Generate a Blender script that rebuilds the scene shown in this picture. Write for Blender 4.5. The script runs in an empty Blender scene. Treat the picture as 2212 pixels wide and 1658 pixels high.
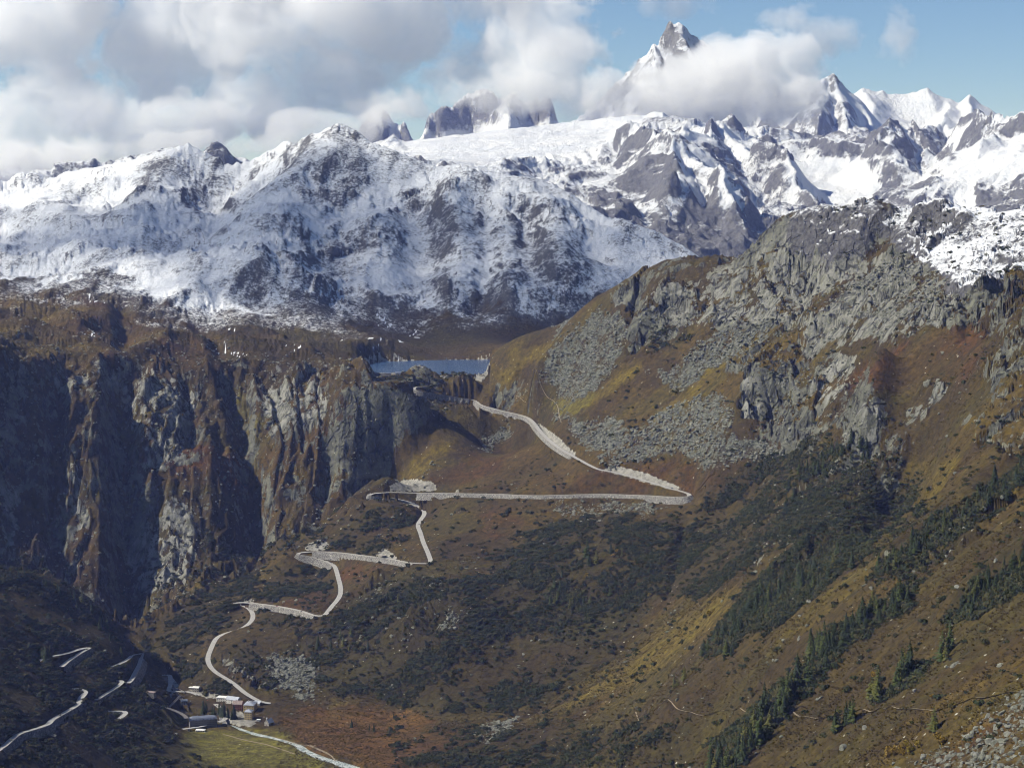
import bpy, bmesh, math, random
import numpy as np
from mathutils import Vector, Matrix

random.seed(7)
rng = np.random.default_rng(7)
S = bpy.context.scene
COL = S.collection

# ------------------------------------------------------------------ camera
# picture plane of 2212 x 1658 units, focal length F; heights are metres above 1750 m
F, CU, CV, CAMZ = 4070.0, 1106.0, 829.0, 850.0
PITCH = math.atan(443.0 / F)
cam_d = bpy.data.cameras.new('camera')
cam = bpy.data.objects.new('camera', cam_d)
COL.objects.link(cam)
cam.location = (0, 0, CAMZ)
cam.rotation_euler = (math.pi / 2 - PITCH, 0, 0)
cam_d.sensor_fit = 'HORIZONTAL'
cam_d.sensor_width = 36.0
cam_d.lens = 36.0 * F / 2212.0
cam_d.clip_start = 5.0
cam_d.clip_end = 120000.0
S.camera = cam

# ------------------------------------------------------------------ sky, sun, exposure
SUN_EL = math.radians(42.0)
SUN_AZ = math.radians(-95.0)          # measured from the view direction (+Y), negative = left
w = bpy.data.worlds.new('World')
S.world = w
w.use_nodes = True
nt = w.node_tree
nt.nodes.clear()
wo = nt.nodes.new('ShaderNodeOutputWorld')
bg = nt.nodes.new('ShaderNodeBackground')
sky = nt.nodes.new('ShaderNodeTexSky')
sky.sky_type = 'NISHITA'
sky.sun_disc = False
sky.sun_elevation = SUN_EL
sky.sun_rotation = SUN_AZ
sky.altitude = 2600.0
sky.air_density = 1.0
sky.dust_density = 0.0
sky.ozone_density = 5.0
bg.inputs['Strength'].default_value = 0.078
nt.links.new(sky.outputs[0], bg.inputs[0])
nt.links.new(bg.outputs[0], wo.inputs[0])
sun_d = bpy.data.lights.new('sun', 'SUN')
sun_d.energy = 5.0
sun_d.angle = math.radians(0.53)
sun_d.color = (1.0, 0.95, 0.87)
sun = bpy.data.objects.new('sun', sun_d)
COL.objects.link(sun)
sdir = Vector((math.sin(SUN_AZ) * math.cos(SUN_EL), math.cos(SUN_AZ) * math.cos(SUN_EL), math.sin(SUN_EL)))
sun.rotation_euler = sdir.to_track_quat('Z', 'Y').to_euler()
sun.location = (-3000, 1000, 4000)
vs = S.view_settings
vs.view_transform = 'Standard'
vs.look = 'None'
vs.gamma = 1.0
vs.exposure = 0.35
vs.use_curve_mapping = False
S.cycles.max_bounces = 6
S.cycles.diffuse_bounces = 1
S.cycles.volume_bounces = 3
S.cycles.transparent_max_bounces = 16
S.cycles.filter_width = 1.0
S.cycles.use_adaptive_sampling = True
S.cycles.adaptive_threshold = 0.05

# ------------------------------------------------------------------ sight lines
ct, st = math.cos(PITCH), math.sin(PITCH)
def ray(u, v):
    cx = (np.asarray(u, float) - CU) / F
    cy = -(np.asarray(v, float) - CV) / F
    return cx, ct + cy * st, -st + cy * ct
def PD(u, v, d):
    x, y, z = ray(u, v); t = d / y
    return np.array([x * t, y * t, CAMZ + z * t])
def PZ(u, v, h):
    x, y, z = ray(u, v); t = (h - CAMZ) / z
    return np.array([x * t, y * t, CAMZ + z * t])
def project(x, y, z):
    dz = z - CAMZ
    depth = y * ct - dz * st
    cy = (y * st + dz * ct) / depth
    return CU + F * x / depth, CV - F * cy

# ------------------------------------------------------------------ noise (numpy)
_perm = np.arange(256); np.random.default_rng(3).shuffle(_perm)
_perm = np.concatenate([_perm, _perm]).astype(np.int32)
_ang = np.linspace(0, 2 * np.pi, 256, endpoint=False)
_gx, _gy = np.cos(_ang).astype(np.float32), np.sin(_ang).astype(np.float32)
def perlin(x, y):
    x = np.asarray(x, np.float32); y = np.asarray(y, np.float32)
    xf = np.floor(x); yf = np.floor(y)
    xi = xf.astype(np.int32) & 255; yi = yf.astype(np.int32) & 255
    xf = x - xf; yf = y - yf
    u = xf * xf * xf * (xf * (xf * 6 - 15) + 10); v = yf * yf * yf * (yf * (yf * 6 - 15) + 10)
    a = _perm[xi] + yi; b = _perm[xi + 1] + yi
    def g(h, p, q):
        h = _perm[h]
        return _gx[h] * p + _gy[h] * q
    n00 = g(a, xf, yf); n10 = g(b, xf - 1, yf); n01 = g(a + 1, xf, yf - 1); n11 = g(b + 1, xf - 1, yf - 1)
    n0 = n00 + u * (n10 - n00); n1 = n01 + u * (n11 - n01)
    return (n0 + v * (n1 - n0)) * 1.5
def fbm(x, y, wl, octs, gain=0.5, seed=0.0):
    s = 0; a = 1.0; f = 1.0 / wl
    for i in range(octs):
        s = s + a * perlin(x * f + 17.3 * i + seed, y * f - 9.7 * i + seed * 1.7); a *= gain; f *= 2.03
    return s
def ridged(x, y, wl, octs, gain=0.5, seed=0.0):
    s = 0; a = 1.0; f = 1.0 / wl; wgt = 1.0
    for i in range(octs):
        n = 1.0 - np.abs(perlin(x * f + 31.1 * i + seed, y * f + 5.3 * i - seed))
        n = n * n
        s = s + a * (n * wgt - 0.45)
        wgt = np.clip(n * 1.6, 0, 1); a *= gain; f *= 2.07
    return s
def blocky(x, y, wl, seed=0.0, jit=0.9):
    """cellular noise: returns F1, F2 - F1 and the cell's random value"""
    x = x / wl + seed; y = y / wl - seed
    xi = np.floor(x).astype(np.int32); yi = np.floor(y).astype(np.int32)
    f1 = np.full(x.shape, 9.0, np.float32); f2 = f1.copy(); val = np.zeros(x.shape, np.float32)
    for dx in (-1, 0, 1):
        for dy in (-1, 0, 1):
            cx = xi + dx; cy = yi + dy
            h = _perm[(_perm[cx & 255] + cy) & 255]; h2 = _perm[h + 37]; h3 = _perm[h + 101]
            px = cx + 0.5 + jit * (h / 255.0 - 0.5); py = cy + 0.5 + jit * (h2 / 255.0 - 0.5)
            d = np.hypot(x - px, y - py).astype(np.float32)
            near = d < f1
            f2 = np.where(near, f1, np.minimum(f2, d)); val = np.where(near, h3 / 255.0, val); f1 = np.where(near, d, f1)
    return f1, f2 - f1, val
def facets(x, y, wl, seed=0.0, tilt=1.0, jit=1.0):
    """broken rock: every cell is a block with its own height and tilt (values about -0.5 .. 0.5)"""
    x = x / wl + seed; y = y / wl - seed
    xi = np.floor(x).astype(np.int32); yi = np.floor(y).astype(np.int32)
    f1 = np.full(x.shape, 9.0, np.float32); out = np.zeros(x.shape, np.float32)
    for dx in (-1, 0, 1):
        for dy in (-1, 0, 1):
            cx = xi + dx; cy = yi + dy
            h = _perm[(_perm[cx & 255] + cy) & 255]; h2 = _perm[h + 37]; h3 = _perm[h + 101]; h4 = _perm[h + 173]
            ox = (x - (cx + 0.5 + jit * (h / 255.0 - 0.5))).astype(np.float32); oy = (y - (cy + 0.5 + jit * (h2 / 255.0 - 0.5))).astype(np.float32)
            d = np.abs(ox) * 0.75 + np.abs(oy) * 0.75 + 0.35 * np.abs(ox + oy) * (h3 / 255.0)
            near = d < f1
            hh = (h3 / 255.0 - 0.5) * 0.8 + tilt * (ox * (h4 / 255.0 - 0.5) + oy * (h2 / 255.0 - 0.5))
            out = np.where(near, hh, out); f1 = np.where(near, d, f1)
    return out
def sstep(a, b, x):
    t = np.clip((x - a) / (b - a), 0, 1)
    return t * t * (3 - 2 * t)

# ------------------------------------------------------------------ thin-plate height field
class TPS:
    def __init__(s, P, lam=2e-4):
        P = np.asarray(P, float)
        s.c = P[:, :2] / 1000.0; n = len(P)
        d2 = ((s.c[:, None] - s.c[None]) ** 2).sum(-1)
        K = 0.5 * d2 * np.log(d2 + 1e-12) + lam * np.eye(n)
        A = np.zeros((n + 3, n + 3)); A[:n, :n] = K; A[:n, n] = 1; A[:n, n + 1:] = s.c
        A[n, :n] = 1; A[n + 1:, :n] = s.c.T
        b = np.zeros(n + 3); b[:n] = P[:, 2]
        s.w = np.linalg.lstsq(A, b, rcond=None)[0]
    def __call__(s, x, y):
        shp = np.shape(x); q = np.stack([np.ravel(x), np.ravel(y)], 1) / 1000.0
        out = np.empty(len(q)); n = len(s.c)
        for i in range(0, len(q), 20000):
            d2 = ((q[i:i + 20000, None] - s.c[None]) ** 2).sum(-1)
            out[i:i + 20000] = (0.5 * d2 * np.log(d2 + 1e-12)) @ s.w[:n] + s.w[n] + q[i:i + 20000] @ s.w[n + 1:]
        return out.reshape(shp)

def dense(pts, step=60.0):
    """pts: world points; returns points along the polyline"""
    out = []
    for a, b in zip(pts[:-1], pts[1:]):
        n = max(1, int(np.linalg.norm(np.asarray(b) - a) / step))
        for i in range(n): out.append(np.asarray(a) + (np.asarray(b) - a) * i / n)
    out.append(np.asarray(pts[-1]))
    return out

def H_plane(u, v):          # right hand valley side, a tilted plane rising to the right
    x, y, z = ray(u, v); x = x / y; z = z / y
    d = (CAMZ - 12 - 0.0876 * 2810) / (-z + 0.787 * x - 0.0876)
    return PD(u, v, d)
def I_plane(u, v):          # left hand valley side
    x, y, z = ray(u, v); x = x / y; z = z / y
    d = (CAMZ - 15 + 0.56 * 493) / (-z - 0.56 * x)
    return PD(u, v, d)

CTRL = []
def cz(*l):
    for u, v, h in l: CTRL.append(PZ(u, v, h))
def cd(*l):
    for u, v, d in l: CTRL.append(PD(u, v, d))
def cw(*l):
    for p in l: CTRL.append(np.array(p, float))
# valley floor
cz((500, 1640, 10), (700, 1658, 10), (900, 1658, 16), (1050, 1650, 20), (600, 1580, 8), (700, 1540, 10), (800, 1580, 12), (950, 1575, 22),
   (430, 1600, 8), (560, 1540, 9), (480, 1520, 6), (400, 1505, 3), (365, 1470, 0), (860, 1530, 16), (1080, 1590, 40))
cw((-150, 2300, 14), (-330, 2350, 24), (80, 2400, 24), (-100, 1800, 20), (-250, 2000, 30), (100, 2000, 60))
# right valley side
for u, v in ((1300, 1620), (1500, 1650), (1500, 1450), (1700, 1650), (1700, 1400), (1900, 1650), (1900, 1400), (2100, 1650), (2100, 1300), (2211, 1500),
             (2211, 1100), (2000, 1150), (1800, 1220), (1650, 1200), (2400, 1400), (2400, 1900), (2000, 1900), (1500, 1900), (1250, 1800), (2400, 1100)):
    CTRL.append(H_plane(u, v))
cz((1440, 1290, 186), (1350, 1390, 122), (1200, 1500, 62), (1100, 1555, 32))
# roads up to the pass
ROAD_A = [(590, 1521, 11), (572, 1518, 13), (556, 1511, 16), (530, 1496, 20), (500, 1472, 25), (462, 1448, 31), (449, 1425, 37), (455, 1402, 43), (468, 1378, 50), (490, 1366, 56),
          (522, 1356, 63), (543, 1340, 69), (546, 1325, 73), (535, 1312, 76), (515, 1304, 79), (498, 1302, 81), (520, 1300, 83), (545, 1302, 85), (600, 1309, 90), (650, 1319, 95), (682, 1330, 98),
          (700, 1328, 101), (716, 1310, 105), (732, 1290, 110), (736, 1272, 115), (730, 1245, 121), (722, 1222, 127), (705, 1212, 131), (672, 1201, 136), (645, 1197, 139),
          (638, 1194, 141), (660, 1191, 143), (720, 1192, 148), (790, 1200, 156), (850, 1208, 163), (890, 1216, 168), (915, 1217, 171), (930, 1215, 174), (925, 1195, 180), (915, 1172, 186),
          (908, 1150, 191), (903, 1132, 196), (917, 1108, 203), (905, 1094, 208), (880, 1083, 213), (845, 1075, 219), (815, 1072, 223), (795, 1070, 226),
          (800, 1066, 228), (835, 1063, 231), (900, 1064, 237), (980, 1065, 245), (1080, 1067, 253), (1150, 1070, 259), (1200, 1069, 264), (1300, 1067, 272), (1400, 1070, 280), (1450, 1073, 284), (1488, 1072, 288),
          (1490, 1066, 291), (1440, 1052, 296), (1395, 1038, 301), (1330, 1020, 308), (1290, 1012, 312), (1240, 986, 319), (1200, 962, 326), (1170, 935, 333), (1150, 910, 339), (1130, 898, 343), (1080, 886, 349),
          (1045, 876, 354), (1028, 866, 358), (1000, 860, 364), (950, 852, 374), (915, 847, 382), (893, 841, 388), (898, 835, 392), (925, 833, 396)]
cz(*ROAD_A)
# lower face of the spur, below the hairpins
cz((600, 1400, 55), (700, 1400, 62), (620, 1450, 38), (800, 1300, 120), (800, 1420, 65), (950, 1300, 145), (950, 1450, 68), (1100, 1200, 190), (1100, 1350, 118), (1100, 1470, 60),
   (1250, 1150, 232), (1250, 1300, 155), (1250, 1430, 92), (1380, 1150, 246), (1380, 1260, 188), (700, 1500, 20), (840, 1500, 28), (1000, 1535, 30), (640, 1260, 107), (560, 1270, 92), (800, 1130, 193), (700, 1170, 158))
# slope above the road
cd((1400, 780, 3700), (1250, 830, 3830), (1150, 800, 4000), (1550, 950, 3330), (1600, 800, 3450), (1700, 1000, 3130), (1700, 800, 3350), (1800, 900, 3060), (1900, 800, 3010), (1900, 620, 3330),
   (1750, 600, 3600), (2100, 590, 3020), (2211, 600, 3010), (2211, 500, 3290), (2211, 800, 2530), (2100, 800, 2700), (2000, 950, 2720), (1550, 650, 3730), (1300, 900, 3660), (2000, 500, 3450), (2450, 560, 3000), (2450, 800, 2300), (1600, 1080, 3210))
CREST = [(1040, 812, 4200), (1085, 775, 4180), (1150, 745, 4150), (1231, 695, 4090), (1281, 645, 4050), (1356, 600, 4000), (1431, 560, 3950), (1516, 556, 3900), (1626, 550, 3850), (1656, 510, 3820), (1686, 472, 3790),
         (1731, 455, 3750), (1806, 450, 3680), (1886, 440, 3620), (1946, 456, 3600), (2031, 446, 3580), (2106, 456, 3500), (2156, 446, 3450), (2211, 444, 3400), (2350, 430, 3300), (2500, 430, 3200)]
cd(*CREST)
for u, v, d in CREST[3:]:
    p = PD(u, v, d); k = min(1.0, (p[2] - 380) / 300)
    cw((p[0] * 1.06 + 20, p[1] + 230, p[2] - 150 * k), (p[0] * 1.2 + 40, p[1] + 700, p[2] - 380 * k))
# lake, knolls, left plateau, cliff rim and foot
cz((830, 797, 403), (930, 790, 400), (1040, 790, 402), (880, 781, 409), (960, 779, 409), (1070, 776, 420), (790, 790, 425), (1040, 800, 405))
cd((905, 788, 4150), (870, 800, 4150), (985, 806, 4110), (1005, 812, 4100), (845, 826, 4130), (940, 815, 4125))
RIM = [(-200, 760, 510), (0, 765, 495), (100, 762, 482), (200, 765, 475), (265, 772, 466), (330, 763, 470), (420, 772, 460), (500, 776, 455), (600, 782, 446), (700, 786, 440), (770, 800, 432), (815, 825, 412), (838, 862, 394)]
cz(*RIM)
cz((855, 850, 386), (880, 880, 354), (950, 900, 341), (900, 1000, 266), (1000, 950, 308), (1050, 1000, 276), (1150, 1010, 284), (840, 960, 300), (835, 1030, 255))
FOOT = [(-100, 1220, 135), (100, 1260, 112), (200, 1310, 78), (285, 1345, 42), (360, 1310, 62), (420, 1290, 70), (500, 1250, 86), (560, 1218, 102), (640, 1165, 136), (700, 1135, 154), (770, 1085, 190), (815, 1040, 226)]
cz(*FOOT)
cz((300, 1420, -4), (340, 1400, 22), (420, 1350, 50), (440, 1300, 66))
cd((200, 700, 4400), (0, 650, 4620), (400, 700, 4520), (600, 740, 4520), (750, 762, 4400), (250, 640, 4720), (-200, 650, 4600), (100, 720, 4150), (0, 715, 4150), (860, 765, 4560), (960, 765, 4650))
# snow range
cd((0, 600, 5100), (300, 600, 5000), (550, 520, 5400), (500, 650, 4850), (700, 680, 4800), (900, 720, 4900), (1050, 740, 4700), (1150, 742, 4600), (1100, 650, 5000), (1250, 640, 5050), (1000, 560, 5400), (800, 600, 5200), (700, 450, 5800),
   (350, 450, 6000), (150, 480, 5900), (0, 440, 6300), (900, 430, 5900), (1150, 450, 5700), (1350, 530, 5400), (-250, 450, 6200), (-250, 600, 5100), (800, 380, 6050), (600, 380, 6150), (480, 400, 6250), (420, 360, 6400), (250, 400, 6300), (550, 600, 5000), (1000, 450, 5750))
RIDGE_S = [(-250, 380, 6600), (0, 388, 6600), (50, 372, 6650), (100, 384, 6650), (165, 360, 6700), (260, 346, 6700), (350, 324, 6600), (410, 306, 6500), (436, 322, 6480), (482, 357, 6450), (550, 343, 6500), (612, 303, 6500), (636, 312, 6450), (676, 288, 6350), (736, 267, 6300),
           (766, 285, 6280), (810, 312, 6230), (850, 327, 6200), (925, 354, 6150), (980, 352, 6100), (1010, 365, 6050), (1106, 378, 6000), (1171, 384, 5950), (1231, 420, 5850), (1306, 460, 5700), (1406, 495, 5550), (1456, 520, 5480), (1516, 555, 5400), (1600, 600, 5300), (1700, 660, 5200)]
cd(*RIDGE_S)
for u, v, d in RIDGE_S:
    p = PD(u, v, d)
    cw((p[0] * 1.05, p[1] + 300, p[2] - 130), (p[0] * 1.2, p[1] + 1100, max(350, p[2] - 420)))
cw((1500, 6000, 330), (2200, 5000, 330), (2500, 6500, 330), (1200, 6800, 340), (300, 7800, 380), (-1000, 7900, 420), (-2500, 7900, 450), (1200, 7900, 330), (2800, 7900, 330))
# left foreground side
for u, v in ((0, 1300), (0, 1450), (0, 1600), (150, 1320), (150, 1450), (150, 1600), (250, 1500), (300, 1600), (350, 1620), (0, 1228), (100, 1243), (200, 1292), (260, 1390), (310, 1462), (350, 1532), (-150, 1250), (-150, 1500), (0, 1750), (-150, 1750), (200, 1750), (400, 1740), (-300, 1900)):
    CTRL.append(I_plane(u, v))
for u, v in ((0, 1228), (100, 1243), (200, 1292), (260, 1390), (-150, 1250)):
    p = I_plane(u, v); cw((p[0] * 1.1 - 10, p[1] + 260, max(20, p[2] - 130)))
tps = TPS(CTRL, 1e-5)
print('main control points', len(CTRL))
# ------------------------------------------------------------------ zones seen from the valley (soft masks)
MU0, MV0, MS = -260.0, -160.0, 4.0
MW, MH = 690, 520
_mu, _mv = np.meshgrid(MU0 + MS * (np.arange(MW) + 0.5), MV0 + MS * (np.arange(MH) + 0.5))
def poly_mask(polys, blur=3):
    m = np.zeros((MH, MW), np.float32)
    for poly in polys:
        wgt = 1.0
        if isinstance(poly[0], (int, float)): wgt, poly = poly[0], poly[1]
        p = np.asarray(poly, float); ins = np.zeros(m.shape, bool)
        x0, y0 = p[-1]
        for x1, y1 in p:
            if y0 != y1:
                c = ((y0 > _mv) != (y1 > _mv)) & (_mu < (x1 - x0) * (_mv - y0) / (y1 - y0) + x0)
                ins ^= c
            x0, y0 = x1, y1
        m = np.where(ins, np.maximum(m, wgt) if wgt > 0 else m + wgt, m)
    for _ in range(blur):
        m = (np.roll(m, 1, 0) + m + np.roll(m, -1, 0)) / 3; m = (np.roll(m, 1, 1) + m + np.roll(m, -1, 1)) / 3
    return m
def mask_at(m, u, v):
    x = np.clip((u - MU0) / MS - 0.5, 0, MW - 1.01); y = np.clip((v - MV0) / MS - 0.5, 0, MH - 1.01)
    xi = x.astype(int); yi = y.astype(int); fx = x - xi; fy = y - yi
    return (m[yi, xi] * (1 - fx) + m[yi, xi + 1] * fx) * (1 - fy) + (m[yi + 1, xi] * (1 - fx) + m[yi + 1, xi + 1] * fx) * fy

Z_ROCK = poly_mask([
    [(1340, 640), (1350, 570), (1400, 520), (1590, 500), (1640, 460), (1690, 410), (2212, 390), (2400, 390), (2400, 700), (2212, 690), (2100, 690), (2050, 720), (1990, 700), (1930, 745), (1850, 720), (1800, 760), (1760, 790), (1700, 800), (1640, 790), (1600, 740), (1530, 690), (1480, 690), (1440, 720), (1380, 700)],
    [(1345, 690), (1440, 650), (1450, 700), (1400, 760), (1345, 745)],
    [(1585, 800), (1640, 740), (1700, 760), (1700, 880), (1640, 900), (1590, 870)],
    [(1640, 940), (1680, 830), (1760, 740), (1830, 760), (1870, 800), (1900, 840), (1930, 880), (1900, 980), (1850, 960), (1800, 930), (1740, 990), (1680, 965)],
    [(1960, 900), (2030, 820), (2060, 830), (1990, 900), (1960, 930)],
    [(2050, 640), (2212, 610), (2300, 700), (2212, 740), (2130, 720), (2060, 700)],
    [(2120, 780), (2212, 720), (2300, 760), (2300, 900), (2150, 900)],
    [0.75, [(2080, 900), (2212, 850), (2300, 900), (2212, 980), (2100, 960)]],
    [0.55, [(1700, 1020), (1850, 960), (1960, 930), (1960, 1040), (1800, 1180), (1640, 1260), (1600, 1180)]],
    [0.6, [(1880, 1230), (2010, 1130), (2140, 1040), (2212, 1010), (2212, 1090), (2100, 1170), (1960, 1240)]],
    [(-260, 775), (0, 770), (835, 790), (845, 880), (835, 1000), (780, 1070), (700, 1130), (560, 1215), (420, 1285), (285, 1345), (150, 1280), (-260, 1240)],
    [(845, 850), (890, 845), (960, 870), (940, 910), (880, 930), (860, 990), (835, 1030)],
    [(850, 800), (905, 780), (1010, 800), (1030, 830), (960, 850), (890, 830), (845, 840)],
    [0.8, [(1040, 880), (1090, 820), (1130, 830), (1150, 860), (1100, 880)]],
    [(455, 1395), (480, 1420), (520, 1440), (560, 1480), (620, 1510), (540, 1490), (500, 1460), (462, 1430)],
    [0.72, [(-260, 640), (300, 620), (420, 660), (500, 760), (820, 780), (820, 800), (-260, 780)]],
    [0.45, [(800, 1240), (960, 1250), (1000, 1330), (880, 1390), (760, 1390), (620, 1400), (700, 1340)]],
], 2)
Z_SLAB = poly_mask([       # pale clean slabs
    [(275, 800), (330, 780), (400, 800), (420, 900), (380, 1000), (330, 1010), (270, 930)],
    [(300, 1120), (380, 1080), (430, 1110), (430, 1200), (380, 1260), (310, 1250), (285, 1190)],
    [(560, 800), (620, 785), (700, 790), (720, 850), (690, 930), (620, 930), (560, 900)],
    [(0, 1040), (35, 1060), (30, 1200), (0, 1210)], [(140, 960), (160, 940), (170, 1250), (150, 1290)], [(130, 830), (200, 790), (260, 800), (250, 830), (150, 850)],
    [(1880, 980), (1840, 950), (1860, 890), (1900, 850), (1920, 870)],
    [(1590, 880), (1600, 820), (1650, 800), (1660, 860), (1630, 900)],
    [(1770, 850), (1790, 770), (1830, 740), (1840, 770), (1810, 850), (1780, 880)], [(1970, 905), (2040, 825), (2050, 840), (1990, 900)],
    [(455, 1400), (470, 1420), (520, 1450), (570, 1500), (540, 1490), (500, 1460), (462, 1430)],
    [0.7, [(1330, 660), (1500, 600), (1620, 560), (1700, 470), (1900, 520), (2100, 640), (2000, 720), (1800, 740), (1650, 700), (1450, 700)]],
], 3)
Z_SCREE = poly_mask([
    [(1173, 808), (1201, 709), (1290, 660), (1356, 681), (1363, 737), (1332, 790), (1286, 822), (1279, 857), (1216, 871), (1212, 892), (1268, 913), (1303, 899), (1391, 920), (1427, 885), (1532, 850), (1588, 885), (1567, 934), (1642, 941), (1710, 975), (1642, 1000), (1550, 1008), (1462, 990), (1374, 1001), (1340, 1012), (1300, 983), (1266, 970), (1233, 920), (1201, 899), (1208, 857), (1187, 829)],
    [(1400, 800), (1520, 740), (1640, 690), (1660, 740), (1560, 800), (1450, 850)],
    [(1026, 966), (1075, 920), (1121, 913), (1089, 955), (1054, 976)],
    [0.8, [(1190, 1082), (1300, 1078), (1440, 1084), (1420, 1105), (1300, 1120), (1230, 1110)]],
    [(575, 1412), (612, 1395), (640, 1415), (668, 1410), (690, 1440), (702, 1470), (690, 1510), (640, 1522), (600, 1490), (582, 1450)],
    [(935, 1370), (945, 1325), (975, 1305), (985, 1325), (955, 1375)],
    [0.75, [(800, 1500), (830, 1465), (870, 1470), (830, 1505)]],
    [0.72, [(2212, 1490), (2120, 1550), (2050, 1600), (1990, 1635), (1920, 1662), (1900, 1760), (2420, 1760), (2420, 1400)]],
    [(1010, 1600), (1080, 1555), (1140, 1540), (1100, 1575), (1040, 1605)],
    [0.7, [(900, 1030), (930, 1000), (970, 990), (930, 1020)]],
    [0.75, [(1820, 610), (1930, 560), (2020, 600), (2100, 640), (2060, 690), (1900, 680)]],
    [0.6, [(840, 1045), (930, 1045), (940, 1056), (830, 1058)]],
], 2)
Z_SHRUB = poly_mask([
    [(600, 1400), (640, 1370), (700, 1345), (760, 1300), (830, 1250), (900, 1235), (960, 1260), (1040, 1250), (1110, 1180), (1170, 1125), (1300, 1120), (1470, 1110), (1490, 1130), (1440, 1290), (1340, 1390), (1200, 1490), (1120, 1535), (900, 1535), (840, 1520), (720, 1500), (705, 1440), (640, 1405)],
    [-0.62, [(980, 1400), (1100, 1370), (1250, 1380), (1280, 1400), (1130, 1490), (980, 1490)]],
    [0.8, [(640, 1190), (790, 1095), (880, 1100), (895, 1150), (780, 1190)]],
    [0.8, [(550, 1290), (640, 1220), (700, 1225), (715, 1290), (680, 1310)]],
    [0.7, [(560, 1320), (680, 1330), (600, 1370), (560, 1350)]],
    [0.9, [(285, 1345), (420, 1290), (540, 1230), (560, 1250), (480, 1330), (440, 1400), (450, 1450), (520, 1500), (440, 1500), (360, 1460), (300, 1420)]],
    [0.85, [(460, 1400), (540, 1380), (600, 1440), (590, 1500), (500, 1440)]],
    [0.95, [(-260, 1180), (0, 1220), (100, 1240), (200, 1290), (262, 1390), (350, 1530), (470, 1658), (480, 1800), (-260, 1800)]],
    [0.9, [(1490, 1110), (1560, 1030), (1700, 960), (1780, 940), (1900, 1000), (1960, 1040), (1900, 1110), (1700, 1190), (1500, 1290), (1440, 1290)]],
    [1.0, [(1540, 1380), (1620, 1240), (1760, 1160), (1900, 1090), (1960, 1120), (1840, 1200), (1760, 1260), (1620, 1350)]],
    [1.0, [(1880, 1200), (2020, 1110), (2120, 1040), (2212, 960), (2212, 1060), (2100, 1180), (1960, 1250)]],
    [1.0, [(1740, 1400), (1860, 1340), (1950, 1290), (2000, 1300), (1900, 1380), (1760, 1450)]],
    [1.0, [(2040, 1330), (2090, 1250), (2212, 1180), (2212, 1260), (2110, 1330)]],
    [0.55, [(850, 1560), (1000, 1590), (1200, 1570), (1480, 1560), (1500, 1662), (850, 1662)]],
    [0.5, [(820, 790), (1030, 800), (1020, 850), (850, 860)]],
    [0.5, [(1400, 760), (1420, 700), (1500, 690), (1500, 720)]],
    [0.6, [(260, 1100), (560, 1180), (700, 1130), (560, 1215), (420, 1285), (300, 1300)]],
], 2)
Z_STRIP = poly_mask([
    [(1520, 1680), (1560, 1610), (1640, 1530), (1735, 1440), (1765, 1460), (1690, 1560), (1600, 1660)], [(1735, 1440), (1790, 1385), (1880, 1320), (1990, 1265), (2010, 1290), (1900, 1370), (1780, 1450)],
    [(1535, 1420), (1600, 1320), (1720, 1230), (1850, 1160), (1900, 1130), (1880, 1190), (1780, 1270), (1640, 1370), (1560, 1425)], [(1880, 1515), (1950, 1450), (2010, 1410), (2020, 1440), (1960, 1490), (1890, 1525)],
    [(1880, 1245), (1990, 1160), (2110, 1070), (2230, 960), (2230, 1060), (2110, 1150), (1960, 1240)], [(2040, 1350), (2100, 1270), (2230, 1180), (2230, 1270), (2100, 1340)], [0.45, [(1660, 1160), (1760, 990), (1880, 960), (1990, 1010), (1990, 1110), (1880, 1120), (1720, 1200)]],
], 2)
Z_DARK = poly_mask([        # rock bands of the snow range swept bare
    [(620, 330), (690, 300), (670, 385), (615, 380)], [(695, 285), (770, 285), (800, 335), (720, 335)], [(335, 350), (410, 312), (440, 330), (490, 400), (420, 425), (330, 435)], [(395, 440), (500, 415), (520, 435), (420, 475)], [(530, 510), (600, 455), (610, 500), (560, 520)],
    [(665, 540), (760, 510), (840, 525), (830, 585), (700, 600)], [(880, 470), (960, 430), (1010, 470), (1010, 570), (920, 550)], [(850, 600), (950, 590), (1060, 560), (1060, 660), (880, 665)], [(560, 570), (640, 560), (620, 620), (480, 650)], [(200, 430), (260, 420), (250, 480), (120, 500), (90, 470)], [(1080, 520), (1200, 500), (1290, 560), (1180, 640), (1090, 640)],
    [(590, 305), (640, 300), (640, 330), (580, 335)], [(390, 306), (430, 306), (430, 330), (390, 330)],
], 2)
Z_YELLOW = poly_mask([
    [(1005, 868), (1030, 885), (1025, 920), (985, 975), (940, 1010), (880, 1050), (850, 1050), (930, 980), (975, 920)],
    [(1030, 850), (1100, 770), (1180, 730), (1190, 760), (1130, 800), (1060, 850)],
    [(1400, 900), (1480, 850), (1600, 760), (1640, 720), (1660, 740), (1590, 800), (1500, 870), (1420, 920)],
    [(1190, 880), (1300, 830), (1380, 780), (1390, 800), (1290, 880), (1240, 900)],
    [(1690, 1000), (1760, 960), (1860, 975), (1900, 1000), (1840, 1010), (1740, 985)],
    [(2000, 1140), (2080, 1040), (2110, 1020), (2060, 1110), (1960, 1190), (1850, 1290), (1700, 1380), (1600, 1420), (1780, 1280)],
    [0.8, [(1500, 1300), (1600, 1260), (1560, 1330), (1400, 1450), (1200, 1540), (1120, 1560), (1350, 1420)]],
    [0.5, [(-260, 620), (120, 640), (240, 760), (-260, 790)]],
    [0.9, [(900, 838), (960, 820), (1010, 820), (1020, 850), (960, 848)]],
    [0.7, [(1920, 1020), (2000, 980), (2050, 1000), (2010, 1100), (1990, 1120), (1950, 1080)]],
], 3)
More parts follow.
